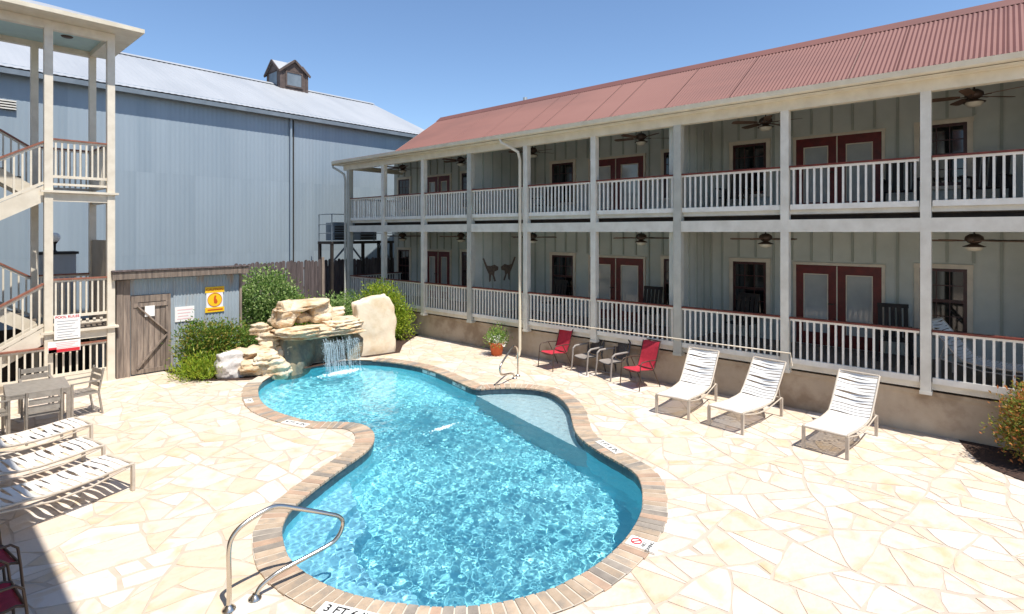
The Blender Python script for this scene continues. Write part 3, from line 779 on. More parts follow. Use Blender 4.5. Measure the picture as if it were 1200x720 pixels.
# cupola
CX, CY, CW = 13.35, RY, .72
cup = obj('cupola', MB().box(CX - CW, CY - CW, RZ - .75, CX + CW, CY + CW, RZ + .62), M['cupwood'], barn)
cr = MB(); zt = RZ + .62; e = CW + .09
P = {'a': (CX - e, CY - e, zt - .1), 'b': (CX + e, CY - e, zt - .1), 'c': (CX + e, CY + e, zt - .1), 'd': (CX - e, CY + e, zt - .1), 'n': (CX, CY - e, zt + .58), 'e': (CX + e, CY, zt + .58), 's': (CX, CY + e, zt + .58), 'w': (CX - e, CY, zt + .58), 'o': (CX, CY, zt + .6)}
ks = list(P); cr.add([P[k] for k in ks], [tuple(ks.index(c) for c in f) for f in ('ano', 'nbo', 'beo', 'eco', 'cso', 'sdo', 'dwo', 'wao')])
obj('roof', cr, M['barnroof'], cup)
gb = MB()
for s in (-1, 1):
    gb.add([(CX - CW, CY + s * CW, zt - .02), (CX + CW, CY + s * CW, zt - .02), (CX, CY + s * CW, zt + .53)], [(0, 1, 2)])
    gb.add([(CX + s * CW, CY - CW, zt - .02), (CX + s * CW, CY + CW, zt - .02), (CX + s * CW, CY, zt + .53)], [(0, 1, 2)])
    for a, b_ in (((CX - e, CY + s * e, zt - .13), (CX, CY + s * e, zt + .54)), ((CX, CY + s * e, zt + .54), (CX + e, CY + s * e, zt - .13))): gb.bar(a, b_, .05, .1)
    for a, b_ in (((CX + s * e, CY - e, zt - .13), (CX + s * e, CY, zt + .54)), ((CX + s * e, CY, zt + .54), (CX + s * e, CY + e, zt - .13))): gb.bar(a, b_, .05, .1)
obj('gable', gb, M['cupwood'], cup)
fr = MB(); fr.box(CX - .45, CY - CW - .04, RZ - .18, CX - .37, CY - CW, RZ + .6); fr.box(CX + .37, CY - CW - .04, RZ - .18, CX + .45, CY - CW, RZ + .6)
fr.box(CX - .37, CY - CW - .04, RZ + .53, CX + .37, CY - CW, RZ + .6); fr.box(CX - .37, CY - CW - .04, RZ - .18, CX + .37, CY - CW, RZ - .1)
fr.box(CX - CW - .01, CY - CW - .03, RZ - .7, CX - CW + .1, CY - CW, RZ + .6); fr.box(CX + CW - .1, CY - CW - .03, RZ - .7, CX + CW + .01, CY - CW, RZ + .6)
obj('window_frame', fr, M['cupwood'], cup)
obj('pane', MB().box(CX - .37, CY - CW - .015, RZ - .1, CX + .37, CY - CW - .003, RZ + .53), M['flash'], cup)
obj('pane', MB().box(CX - CW - .012, CY - .4, RZ - .1, CX - CW - .002, CY + .4, RZ + .55), M['flash'], cup)
lv = MB().box(2.03, BY - .06, 7.02, 2.4, BY - .02, 7.3); lo_ = obj('wall_vent', lv, M['dark'], barn)
s = MB()
for k in range(4): s.bar((2.02, BY - .08, 7.05 + k * .075), (2.41, BY - .08, 7.05 + k * .075), .03, .035)
obj('louvre', s, M['white'], lo_)

# ------------------------------------------------------------ wooden fence
fy = 20.3
fence = thing('wooden_fence', 'dark weathered board fence running below the barn wall', 'fence', (11, fy, 0))
fb = []
for k in range(3):
    h = 2.36 + k * .03; b = MB().prism([(-.068, 0), (.068, 0), (.068, h - .05), (.03, h), (-.03, h), (-.068, h - .05)], -.011, .011, lambda a, b, c: (a, c, b))
    me = bpy.data.meshes.new('fence_board'); me.from_pydata(b.v, [], b.f); me.materials.append(M['fence']); fb.append(me)
x = 8.1
while x < 16.6:
    o = put('fence_board', random.choice(fb), fence, (x, fy + random.uniform(-.006, .006), 0)); o.rotation_euler = (0, random.uniform(-.008, .008), 0); x += .1445
for z in (.5, 1.3, 2.05): obj('fence_rail', MB().box(8.05, fy + .012, z, 16.7, fy + .06, z + .09), M['fence'], fence)
for x in (11.38, 14.2): obj('fence_post', MB().box(x - .05, fy - .11, 0, x + .05, fy - .013, 2.5), M['oldwood'], fence)

# steel service platform at the far end of the hotel
sp = thing('service_platform', 'dark steel service platform with pipe railing between hotel and barn', 'platform', (12.6, 20.0, 0))
obj('deck', MB().box(11.45, 19.68, 3.02, 14.4, 20.75, 3.12), M['dark'], sp)
for x in (11.5, 12.9, 14.3):
    obj('post', MB().box(x - .05, 19.7, 0, x + .05, 19.8, 3.02), M['dark'], sp); obj('post', MB().box(x - .05, 20.62, 0, x + .05, 20.72, 3.02), M['dark'], sp)
obj('brace', MB().bar((11.5, 19.75, 2.3), (12.2, 19.75, 3.0), .05, .06), M['flash'], sp)
for a, b_ in ((14.3, 13.6), (12.9, 12.3)): obj('brace', MB().bar((a, 19.75, 2.3), (b_, 19.75, 3.0), .05, .06), M['flash'], sp)
r = MB()
for z in (3.45, 3.8, 4.2): r.tube([(11.48, 19.72, z), (14.38, 19.72, z)], .018, 6); r.tube([(11.48, 19.72, z), (11.48, 20.7, z)], .018, 6)
for x in (11.48, 12.45, 13.42, 14.38): r.tube([(x, 19.72, 3.1), (x, 19.72, 4.2)], .02, 6)
r.tube([(11.48, 20.7, 3.1), (11.48, 20.7, 4.2)], .02, 6)
obj('pipe_railing', r, M['flash'], sp)
def unit(x, y, w, h, lb):
    t = thing('condenser_unit', lb, 'air conditioner', (x, y, 3.12), 0, 'condensers on the service platform')
    obj('case', MB().box(-w / 2, -.3, .04, w / 2, .3, h), M['flash'], t, local=True)
    obj('fan_grille', MB().lathe([(.0, h + .02), (w * .35, h + .02), (w * .42, h + .0)], (0, 0, 0)), M['dark'], t, local=True)
    g = MB()
    for k in range(6): g.box(-w / 2 + .04, -.31, .1 + k * (h - .2) / 6, w / 2 - .04, -.302, .12 + k * (h - .2) / 6 + .03)
    obj('louvre', g, M['dark'], t, local=True)
unit(12.05, 20.25, .7, .75, 'grey condenser unit at the left end of the steel platform'); unit(13.3, 20.25, .8, .9, 'taller grey condenser unit at the right of the steel platform')

# ------------------------------------------------------------ cream stair tower
TF, TB, TX0, TX1 = 15.78, 17.55, 2.30, 3.44
tower = thing('stair_tower', 'cream timber stair tower with flat hipped roof and brown handrails', 'stair tower', (2.3, 16.6, 0))
for x in (TX0, TX1):
    obj('corner_post', MB().box(x - .075, TF - .075, 0, x + .075, TF + .075, 8.14), M['cream'], tower)
    obj('rear_post', MB().box(x - .07, TB - .07, 0, x + .07, TB + .07, 8.14), M['cream'], tower)
for x in (-1.2,): obj('corner_post', MB().box(x - .075, TF - .075, 0, x + .075, TF + .075, 8.14), M['cream'], tower)
bm_ = MB(); bm_.box(-1.3, TF - .07, 7.97, TX1 + .07, TF + .07, 8.16); obj('eave_beam', bm_, M['cream'], tower)
obj('eave_beam', MB().box(-1.3, TB - .071, 7.972, TX1 + .07, TB + .069, 8.16), M['cream'], tower)
obj('eave_beam', MB().box(TX1 - .068, TF + .072, 7.975, TX1 + .068, TB - .073, 8.16), M['cream'], tower)
obj('ceiling', MB().box(-1.3, TF + .07, 8.10, TX1 - .068, TB - .07, 8.13), M['haint'], tower)
ex, ey0, ey1 = 3.97, 15.14, 18.2
obj('soffit', MB().box(-3, ey0 + .02, 8.165, ex - .02, ey1 - .02, 8.19), M['cream'], tower)
rf = MB(); zb = 8.26; rf.add([(-3, ey0, zb), (ex, ey0, zb), (ex, ey1, zb), (-3, ey1, zb), (-3, 16.67, zb + .55), (2.4, 16.67, zb + .55)], [(0, 1, 5, 4), (1, 2, 5), (2, 3, 4, 5)])
obj('roof', rf, M['barnroof'], tower)
fs = MB(); fs.box(-3, ey0, 8.17, ex, ey0 + .018, 8.262); fs.box(ex - .018, ey0 + .018, 8.17, ex, ey1, 8.262); fs.box(-3, ey1 - .018, 8.17, ex - .018, ey1, 8.262)
obj('fascia', fs, M['gutter'], tower)
obj('ceiling_light', MB().lathe([(0, 8.07), (.1, 8.075), (.12, 8.1)], (2.75, 16.5, 0)), M['bronze'], tower)
tb_ = {}
def tbal(h):
    k = round(h, 2)
    if k not in tb_:
        b = MB().box(-.017, -.017, 0, .017, .017, k); me = bpy.data.meshes.new('baluster'); me.from_pydata(b.v, [], b.f); me.materials.append(M['cream']); tb_[k] = me
    return tb_[k]
def rail(p, q, z0, z1, n=None, skip=None):
    """level railing between p and q (x, y): bottom rail at z0, cap top at z1"""
    P = Vector((p[0], p[1], z0)); Q = Vector((q[0], q[1], z0)); mid = (P + Q) / 2
    r = obj('railing', MB().bar(P + Vector((0, 0, .03)), Q + Vector((0, 0, .03)), .05, .06), M['cream'], tower, at=mid)
    h = z1 - z0; U = Vector((0, 0, h))
    obj('handrail', MB().bar(P + U - Vector((0, 0, .02)), Q + U - Vector((0, 0, .02)), .09, .035), M['towercap'], r)
    obj('upper_rail', MB().bar(P + U - Vector((0, 0, .06)), Q + U - Vector((0, 0, .06)), .05, .04), M['cream'], r)
    k = n or max(2, int((Q - P).length / .13))
    for i in range(k): put('baluster', tbal(h - .14), r, P.lerp(Q, (i + .5) / k) + Vector((0, 0, .06)))
    return r
def slope_rail(p, q, h):
    """p, q: foot points (x, y, z) of a raking railing of height h"""
    P = Vector(p); Q = Vector(q); mid = (P + Q) / 2
    r = obj('stair_railing', MB().bar(P, Q, .05, .06), M['cream'], tower, at=mid); U = Vector((0, 0, h))
    obj('handrail', MB().bar(P + U, Q + U, .09, .04), M['towercap'], r); obj('upper_rail', MB().bar(P + U - Vector((0, 0, .05)), Q + U - Vector((0, 0, .05)), .05, .04), M['cream'], r)
    k = int((Q - P).xy.length / .135)
    for i in range(k): put('baluster', tbal(h - .06), r, P.lerp(Q, (i + .5) / k))
for zl, nm in ((1.3, 0), (4.42, 1)):
    a, b_ = TX0 + .075, TX1 - .075
    ld = obj('landing', MB().box(TX0 - .06, TF + .02, zl - .06, TX1 + .06, TB - .02, zl), M['deckwood'], tower)
    f = MB(); f.box(TX0 - .14, TF - .13, zl - .05, TX1 + .14, TF - .076, zl + .0); f.box(TX0 + .076, TF - .05, zl - .24, TX1 - .076, TF + .01, zl - .061); f.box(TX1 + .076, TF - .076, zl - .05, TX1 + .14, TB, zl)
    f.box(TX1 - .03, TF + .08, zl - .24, TX1 + .03, TB - .08, zl - .061)
    obj('landing_fascia', f, M['cream'], tower)
    fz = MB().bar((a, TF, zl + .14), (b_, TF, zl + .14), .045, .05)
    if nm: pass
    else:
        for k in range(7): fz.cbox((a + .1 + k * .13, TF - .02, zl + .2), (.05, .05, .035))
    obj('frieze_rail', fz, M['cream'], tower)
    rail((a, TF), (b_, TF), zl + .28, zl + 1.16, 9)
    rail((TX0 + .07, TB), (TX1 - .07, TB), zl + .12, zl + 1.16, 9)
    if nm: rail((TX1, TF + .08), (TX1, TB - .08), zl + .12, zl + 1.16)
    else: obj('side_panel', MB().box(TX1 - .03, TF + .08, zl + .02, TX1 + .02, TB - .075, zl + 2.0), M['tanpanel'], tower)
    # flight down to the left at the front, flight up to the left at the back
    sl_ = .6; x1 = TX0 - .08; x0 = x1 - (zl / sl_ if not nm else 2.6)
    st = MB(); dz = (x1 - x0) * sl_
    for y in (TF, TF + .8): st.prism([(x1, zl - .26), (x1, zl + .1), (x0, zl + .1 - dz), (x0, zl - .26 - dz)], y - .022, y + .022, lambda a, b, h: (a, h, b))
    obj('stringer', st, M['cream'], tower, fix=True)
    n_ = int(dz / .175)
    for k in range(n_): obj('tread', MB().box(x1 - (k + 1) * .2917, TF + .03, zl - (k + 1) * .175 - .03, x1 - k * .2917 + .02, TF + .77, zl - (k + 1) * .175), M['deckwood'], tower)
    slope_rail((x1, TF, zl + .16), (x0 + .1, TF, zl + .16 - dz + .06), .9)
    sl2 = .65; x0 = x1 - 2.6; dz = 2.6 * sl2; st = MB()
    for y in (TB, TB - .8): st.prism([(x1, zl - .2), (x1, zl + .12), (x0, zl + .12 + dz), (x0, zl - .2 + dz)], y - .022, y + .022, lambda a, b, h: (a, h, b))
    obj('stringer', st, M['cream'], tower, fix=True)
    for k in range(9): obj('tread', MB().box(x1 - (k + 1) * .27, TB - .77, zl + (k + 1) * .175 - .03, x1 - k * .27 + .02, TB - .03, zl + (k + 1) * .175), M['deckwood'], tower)
    slope_rail((x1, TB, zl + .2), (x0, TB, zl + .2 + dz), .92)
# ground level railing and plinth
obj('plinth', MB().box(-1.2, TF - .03, 0, TX0 - .076, TF + .03, .26).box(TX0 + .076, TF - .03, 0, TX1 - .076, TF + .03, .26), M['cream'], tower)
rail((-1.1, TF - .08), (TX0 - .08, TF - .08), .27, .98, 26); rail((TX0 + .08, TF), (TX1 - .08, TF), .27, .98, 8)
obj('under_stair_void_panel', MB().box(-1.2, TB - .05, 0, TX1, TB - .02, 1.2), M['dark'], tower)  # dark panel added to keep the void under the stairs dark

cab = thing('utility_cabinet', 'tall pale grey utility cabinet behind the stair tower landing', 'cabinet', (2.8, 18.6, 0))
obj('cabinet_body', MB().box(2.5, 18.35, 0, 3.25, 18.9, 2.92), M['cabinet'], cab); obj('cabinet_lid', MB().box(2.44, 18.3, 2.92, 3.3, 18.95, 2.985), M['black'], cab)
obj('cabinet_door', MB().box(2.56, 18.33, .2, 3.19, 18.349, 2.8), M['cabinet'], cab)
gl = thing('globe_lamp', 'white globe lamp on a short black stem above the utility cabinet', 'lamp', (2.83, 18.5, 2.985))
obj('stem', MB().lathe([(.06, 0), (.05, .02), (.025, .04), (.03, .2), (.07, .26)]), M['black'], gl, local=True)
obj('globe', MB().lathe([(.001, .24), (.08, .27), (.12, .35), (.115, .42), (.07, .48), (.0, .5)]), M['signwhite'], gl, local=True)

# guest wing on the left that shades the loungers (stands just outside the picture)
wing = thing('guest_wing', 'three storey sage green wing on the left with a metal roof and deep eaves', 'building', (-6, 8, 0))
obj('wall', MB().box(-9, 2.2, 0, -2.2, 14.9, 7.9), M['sage'], wing)
obj('roof', MB().prism([(-11.4, 7.95), (.61, 7.95), (.61, 8.1), (-5.5, 10.6), (-11.4, 8.1)], 1.9, 15.1, lambda a, b, h: (a, h, b)), M['redroof'], wing, fix=True)
for z in (2.7, 5.4): obj('porch_floor', MB().box(-2.2, 2.4, z, -.35, 14.8, z + .2), M['gutter'], wing)
for y in (4.2, 6.8, 9.4, 12, 14.6): obj('porch_post', MB().box(-.5, y - .075, 0, -.36, y + .075, 7.95), M['cream'], wing)
for z in (0, 2.9, 5.6):
    for y in (4, 7, 10, 13): w_ = obj('window', MB().box(-2.2, y - .5, z + .8, -2.16, y + .5, z + 2.1), M['trim'], wing); obj('pane', MB().box(-2.16, y - .42, z + .88, -2.15, y + .42, z + 2.02), M['glass'], w_)

# ------------------------------------------------------------ pump shed with plank door
SY, SX0, SX1 = 15.83, 3.56, 6.46
shed = thing('pump_shed', 'small rust streaked metal shed with a weathered plank door', 'shed', (5, 16.5, 0))
obj('wall', MB().box(SX0, SY + .03, 0, SX1, SY + 1.9, 2.14).box(SX0, SY + .03, 2.141, SX1, SY + .08, 2.45), M['rustwall'], shed)
def shed_sheet(x0, x1, z0, z1):
    n = max(4, int((x1 - x0) / .075) * 4); am = [0, .011, .011, 0]
    obj('corrugated_sheet', MB().sheet([[(x0 + (x1 - x0) * i / n, SY + .012 - am[i % 4], z) for i in range(n + 1)] for z in (z0, z1)], False), M['rustwall'], shed, at=(x0, SY, z0))
shed_sheet(3.76, 4.22, 1.96, 2.34); shed_sheet(4.225, 4.71, 1.95, 2.34); shed_sheet(4.78, 5.5, .02, 2.34); shed_sheet(5.505, 6.4, .02, 2.34)
obj('corner_board', MB().box(SX0, SY - .05, 0, SX0 + .13, SY + .03, 2.34), M['oldwood'], shed); obj('corner_board', MB().box(SX0 + .14, SY - .04, 0, SX0 + .28, SY + .03, 2.34), M['oldwood'], shed)
obj('corner_board', MB().box(6.4, SY - .03, 0, 6.46, SY + .03, 2.34), M['oldwood'], shed)
obj('roof_edge', MB().box(SX0 - .12, SY - .22, 2.37, SX1 + .1, SY - .17, 2.55), M['oldwood'], shed)
obj('roof', MB().add([(SX0 - .13, SY - .25, 2.6), (SX1 + .12, SY - .25, 2.6), (SX1 + .12, SY + 2, 2.2), (SX0 - .13, SY + 2, 2.2), (SX0 - .13, SY - .25, 2.56), (SX1 + .12, SY - .25, 2.56), (SX1 + .12, SY + 2, 2.16), (SX0 - .13, SY + 2, 2.16)], [(0, 1, 2, 3), (7, 6, 5, 4), (0, 4, 5, 1), (1, 5, 6, 2), (2, 6, 7, 3), (3, 7, 4, 0)]), M['fence'], shed)
dr = MB().box(3.86, SY - .03, .06, 4.0, SY + .02, 1.94); dr.box(4.6, SY - .03, .06, 4.71, SY + .02, 1.94); dr.box(4.0, SY - .03, 1.78, 4.6, SY + .02, 1.94)
door = obj('door', dr, M['oldwood'], shed); door['label'] = 'weathered plank door with crossed braces'
for k in range(5):
    x = 4.003 + k * .12; obj('plank', MB().box(x, SY - .012 + random.uniform(-.004, .004), .08 + random.uniform(0, .03), x + .112, SY + .015, 1.775), M['oldwood'], door, at=(x, SY, .1))
obj('brace', MB().bar((3.98, SY - .03, 1.7), (4.62, SY - .03, 1.0), .03, .09, (0, 1, 0)), M['oldwood'], door); obj('brace', MB().bar((4.62, SY - .031, .94), (3.98, SY - .031, .16), .03, .09, (0, 1, 0)), M['oldwood'], door)
obj('cross_rail', MB().box(3.87, SY - .045, .04, 4.7, SY - .013, .14), M['oldwood'], door); obj('cross_rail', MB().box(3.9, SY - .045, 1.66, 4.65, SY - .031, 1.76), M['oldwood'], door)

# ------------------------------------------------------------ signs
def board(name, label, x0, x1, z0, z1, y, m='signwhite', group=None):
    return tag(obj(name, MB().box(x0, y - .006, z0, x1, y + .006, z1), M[m], at=((x0 + x1) / 2, y, (z0 + z1) / 2)), label, 'sign', group)
def lines(t, x0, x1, zs, y, m, h=.018):
    for q, z in enumerate(zs):
        obj('print_line', MB().box(x0 + .01 * (q % 3), y - .0085, z - h / 2, x1 - .05 * ((q * 7) % 3), y - .0065, z + h / 2), M[m], t)
VR = (R(90), 0, 0)
s = board('rules_sign', 'white pool rules sign with red heading on the stair tower', 2.38, 2.84, 1.12, 1.66, TF - .16)
lettering('POOL RULES', .075, M['signred'], s, (2.61, TF - .168, 1.61), VR, .002); lines(s, 2.42, 2.8, [1.52, 1.46, 1.4, 1.34, 1.28, 1.22, 1.17], TF - .16, 'signgrey', .012)
s = board('warning_sign', 'white and red warning sign hung below the pool rules sign', 2.27, 2.84, .84, 1.09, TF - .17)
obj('red_band', MB().box(2.28, TF - .179, .845, 2.83, TF - .177, .915), M['signred'], s); obj('red_band', MB().box(2.28, TF - .179, .845, 2.42, TF - .1775, .96), M['signred'], s)
lines(s, 2.4, 2.8, [1.05, 1.01, .975, .94], TF - .17, 'signpink', .018)
s = board('door_notice', 'blank white paper notice on the shed door', 4.14, 4.35, 1.42, 1.68, SY - .05)
s = board('shed_sign', 'white sign with faint red lines beside the shed door', 4.81, 5.26, 1.2, 1.58, SY - .012)
lines(s, 4.86, 5.22, [1.5, 1.42, 1.34, 1.27], SY - .012, 'signpink', .02)
s = board('caution_sign', 'yellow and white caution sign on the shed wall', 5.55, 5.97, 1.38, 2.02, SY - .012, 'signwhite')
obj('yellow_panel', MB().box(5.52, SY - .0215, 1.88, 6.0, SY - .0185, 2.04), M['signyellow'], s); obj('yellow_panel', MB().box(5.52, SY - .0215, 1.36, 6.0, SY - .0185, 1.49), M['signyellow'], s)
c = MB().prism([(5.76 + .175 * math.cos(q * .2618), 1.69 + .175 * math.sin(q * .2618)) for q in range(24)], SY - .0215, SY - .0185, lambda a, b, h: (a, h, b)); obj('yellow_disc', c, M['signyellow'], s, fix=True)
c = MB().tube([(5.76 + .178 * math.cos(q * .2618), SY - .022, 1.69 + .178 * math.sin(q * .2618)) for q in range(24)], .007, 5, True); obj('disc_ring', c, M['signorange'], s)
fg = MB().prism([(5.74, 1.6), (5.8, 1.58), (5.83, 1.63), (5.81, 1.69), (5.78, 1.73), (5.8, 1.79), (5.76, 1.81), (5.74, 1.76), (5.73, 1.7)], SY - .0245, SY - .022, lambda a, b, h: (a, h, b)); obj('pictogram', fg, M['signorange'], s, fix=True)
lettering('CAUTION', .095, M['signorange'], s, (5.76, SY - .0225, 1.96), VR, .003)
lines(s, 5.58, 5.96, [1.425], SY - .0165, 'signorange', .035)

# ------------------------------------------------------------ rocks and waterfall
def rock_mb(size, seed, rot=0., blocky=.45, rough=.12, cuts=8, sub=5, loc=(0, 0, 0), tilt=0., taper=0., planes=None):
    rr = random.Random(seed); bm = bmesh.new(); bmesh.ops.create_icosphere(bm, subdivisions=sub, radius=1)
    pl = []
    for _ in range(cuts):
        v = Vector((rr.gauss(0, 1), rr.gauss(0, 1), rr.gauss(0, .8))).normalized(); pl.append((v, rr.uniform(.66, .92)))
    for v_, d_ in (planes or []): pl.append((Vector(v_).normalized(), d_))
    T = Matrix.Translation(loc) @ Matrix.Rotation(rot, 4, 'Z') @ Matrix.Rotation(tilt, 4, 'X'); o = Vector((seed * 3.1, seed * 1.7, seed * .9))
    for v in bm.verts:
        p = v.co.copy(); mx = max(abs(p.x), abs(p.y), abs(p.z)); p = p / (mx ** blocky)
        for n_, d_ in pl:
            e_ = p.dot(n_) - d_
            if e_ > 0: p -= n_ * e_ * .93
        f = 1 + rough * (noise.noise(p * 1.6 + o) + .5 * noise.noise(p * 3.7 + o) + .28 * noise.noise(p * 8 + o))
        led = .05 * math.sin(p.z * 9 + 2 * noise.noise(p * 1.3 + o)) * rough / .12
        o2 = o * 1.7; f += rough * (.3 * noise.noise(p * 13 + o2) + .35 * (.3 - abs(noise.noise(p * 3.1 + o2))) - .5 * max(0, noise.noise(p * 5.6 + o2) - .15))
        tp = 1 - taper * max(0, p.z) ** 1.5
        p = Vector((p.x * (f + led) * tp, p.y * (f + led), p.z * f + taper * .25 * (abs(p.x + .1) * -max(0, p.z))))
        v.co = T @ Vector((p.x * size[0] / 2, p.y * size[1] / 2, p.z * size[2] / 2))
    mb = MB(); bm.verts.ensure_lookup_table(); mb.add([v.co[:] for v in bm.verts], [[v.index for v in f.verts] for f in bm.faces], True); bm.free(); return mb
def rock(name, label, loc, size, seed, m='rock', group=None, **k):
    return tag(obj(name, rock_mb(size, seed, loc=loc, **k), M[m], at=(loc[0], loc[1], 0)), label, 'rock', group)
rock('boulder', 'rounded white boulder at the left end of the pool rocks', (5.42, 13.95, .28), (.62, .55, .72), 3, 'rockwhite', cuts=5, rough=.1)
G1 = 'honey coloured rocks stacked left of the waterfall'
rock('rock', 'lowest cream rock beside the white boulder', (5.95, 13.72, .18), (.8, .7, .5), 8, group=G1, rough=.16)
rock('rock', 'ochre faced rock at the pool edge left of the waterfall', (6.35, 13.42, .15), (.75, .6, .55), 15, group=G1, rough=.15)
rock('rock', 'middle flat rock stacked left of the waterfall', (6.15, 14.05, .5), (.95, .8, .38), 21, group=G1, rough=.16)
rock('rock', 'upper small rock against the left waterfall pillar', (6.45, 14.05, .78), (.6, .6, .36), 27, group=G1, rough=.16)
rock('rock', 'flat cream rock on the edge between boulder and ochre rock', (6.05, 13.5, .42), (.6, .5, .3), 131, group=G1, rough=.18)
rock('rock', 'narrow whitish rock on top of the left pile', (6.3, 14.2, 1.0), (.55, .5, .34), 137, group=G1, rough=.18)
rock('rock', 'rear cream rock behind the left pile', (5.75, 14.25, .3), (.7, .6, .6), 141, group=G1, rough=.16)
rock('rock', 'small tan rock tucked at the foot of the left pillar', (6.62, 13.72, .4), (.42, .45, .5), 31, group=G1, rough=.16)
rock('standing_slab', 'tall upright cream stone slab right of the waterfall', (9.27, 13.62, .7), (1.2, .46, 1.9), 46, 'rockpale', rough=.07, cuts=0, blocky=.9, rot=-.22, planes=[((.72, 0, .7), 1.1), ((-.62, 0, .78), 1.2), ((.98, 0, .2), 1.0), ((0, -.9, .44), 1.1), ((-.2, 0, 1), .97)])
fall = thing('waterfall_grotto', 'tan stone waterfall grotto with an overhanging cap slab', 'waterfall', (7.6, 13.8, 0))
def gp(name, loc, size, seed, m='rock', **k): return obj(name, rock_mb(size, seed, loc=loc, **k), M[m], fall, at=(loc[0], loc[1], 0))
gp('pillar', (6.98, 13.68, .15), (.95, .6, 1.35), 51, 'rockwet', rough=.06, blocky=.75, cuts=4, rot=.12)
gp('pillar', (8.52, 13.55, .15), (.55, .5, 1.3), 57, 'rockwet', rough=.06, blocky=.7, cuts=4)
gp('back_wall', (7.75, 14.02, .2), (1.9, .55, 1.4), 62, 'rockwet', rough=.08, blocky=.7, cuts=4)
gp('cap_slab', (7.55, 13.72, .86), (2.5, 1.5, .3), 68, rough=.13, blocky=.55, cuts=9, rot=.05)
gp('cap_slab', (7.0, 13.5, .98), (1.2, .9, .26), 71, rough=.13, blocky=.5, cuts=8)
gp('cap_slab', (8.2, 13.6, .98), (1.3, 1.0, .22), 77, rough=.14, blocky=.5, cuts=8, tilt=-.05)
gp('top_block', (6.92, 14.2, 1.32), (.72, .8, .72), 83, rough=.12, blocky=.65, cuts=5)
gp('top_block', (7.85, 14.25, 1.32), (.6, .8, .66), 89, rough=.1, blocky=.7, cuts=5)
gp('lintel', (7.35, 14.15, 1.53), (1.55, .8, .28), 93, rough=.1, blocky=.65, cuts=6)
gp('niche_stone', (7.38, 14.2, 1.2), (.5, .6, .3), 99, rough=.12)
gp('back_stone', (8.35, 14.4, 1.14), (.95, .6, .42), 104, 'rockpale', rough=.1, blocky=.65)
gp('splash_bowl', (8.45, 13.85, 1.08), (.9, .6, .14), 110, rough=.12)
wf_ = MB(); rw = random.Random(4)
for k in range(52):
    x = rw.uniform(7.3, 8.15) if k > 8 else rw.uniform(7.3, 8.35); y = 12.98 + rw.uniform(-.06, .06) + (x - 7.7) * .02; z = .72; pts = []; rad = []; v0 = rw.uniform(.12, .22)
    z0 = rw.uniform(.6, .78); seg_ = rw.random() < .6
    T0 = rw.uniform(0, .15) if seg_ else 0
    for q in range(9):
        t = T0 + (.41 - T0) * q / 8 * (rw.uniform(.75, 1) if seg_ else 1)
        pts.append((x + rw.uniform(-.008, .008), y - v0 * t * 2, z0 - 4.9 * t * t)); rad.append(rw.uniform(.0018, .006))
    wf_.tube(pts, rad, 5)
for k in range(1700):
    t = rw.uniform(.1, .42); r = rw.uniform(.0025, .0065); c = Vector((rw.uniform(7.22, 8.3), 12.95 - .36 * t + rw.uniform(-.1, .06), .74 - 4.9 * t * t))
    wf_.add([c + Vector(q) * r for q in ((1, 0, 0), (-1, 0, 0), (0, 1, 0), (0, -1, 0), (0, 0, 1.8), (0, 0, -1.8))], [(0, 2, 4), (2, 1, 4), (1, 3, 4), (3, 0, 4), (2, 0, 5), (1, 2, 5), (3, 1, 5), (0, 3, 5)])
M['fallwater'] = mat('falling water', (225, 238, 244), rough=.1, trans=.45)
tag(obj('falling_water', wf_, M['fallwater'], at=(7.7, 12.9, 0)), 'thin white streams of water falling from the cap slab', 'water', kind='stuff')
fo = MB()
def foam(cx, cy, rx, ry, n):
    for _ in range(n):
        a = rw.uniform(0, 6.283); q = abs(rw.gauss(0, .5)); x = cx + math.cos(a) * q * rx; y = cy + math.sin(a) * q * ry; r = rw.uniform(.006, .02); z = wz(x, y) + .004
        fo.add([(x + r * math.cos(j * 1.0472), y + r * math.sin(j * 1.0472), z) for j in range(6)] + [(x, y, z + r * .7)], [(j, (j + 1) % 6, 6) for j in range(6)], True)
foam(7.72, 12.75, .5, .2, 1500); foam(6.75, 7.75, .28, .06, 260)
tag(obj('splash_foam', fo, M['foam'], at=(7.7, 12.8, -.1)), 'white splash foam on the water', 'foam', kind='stuff')

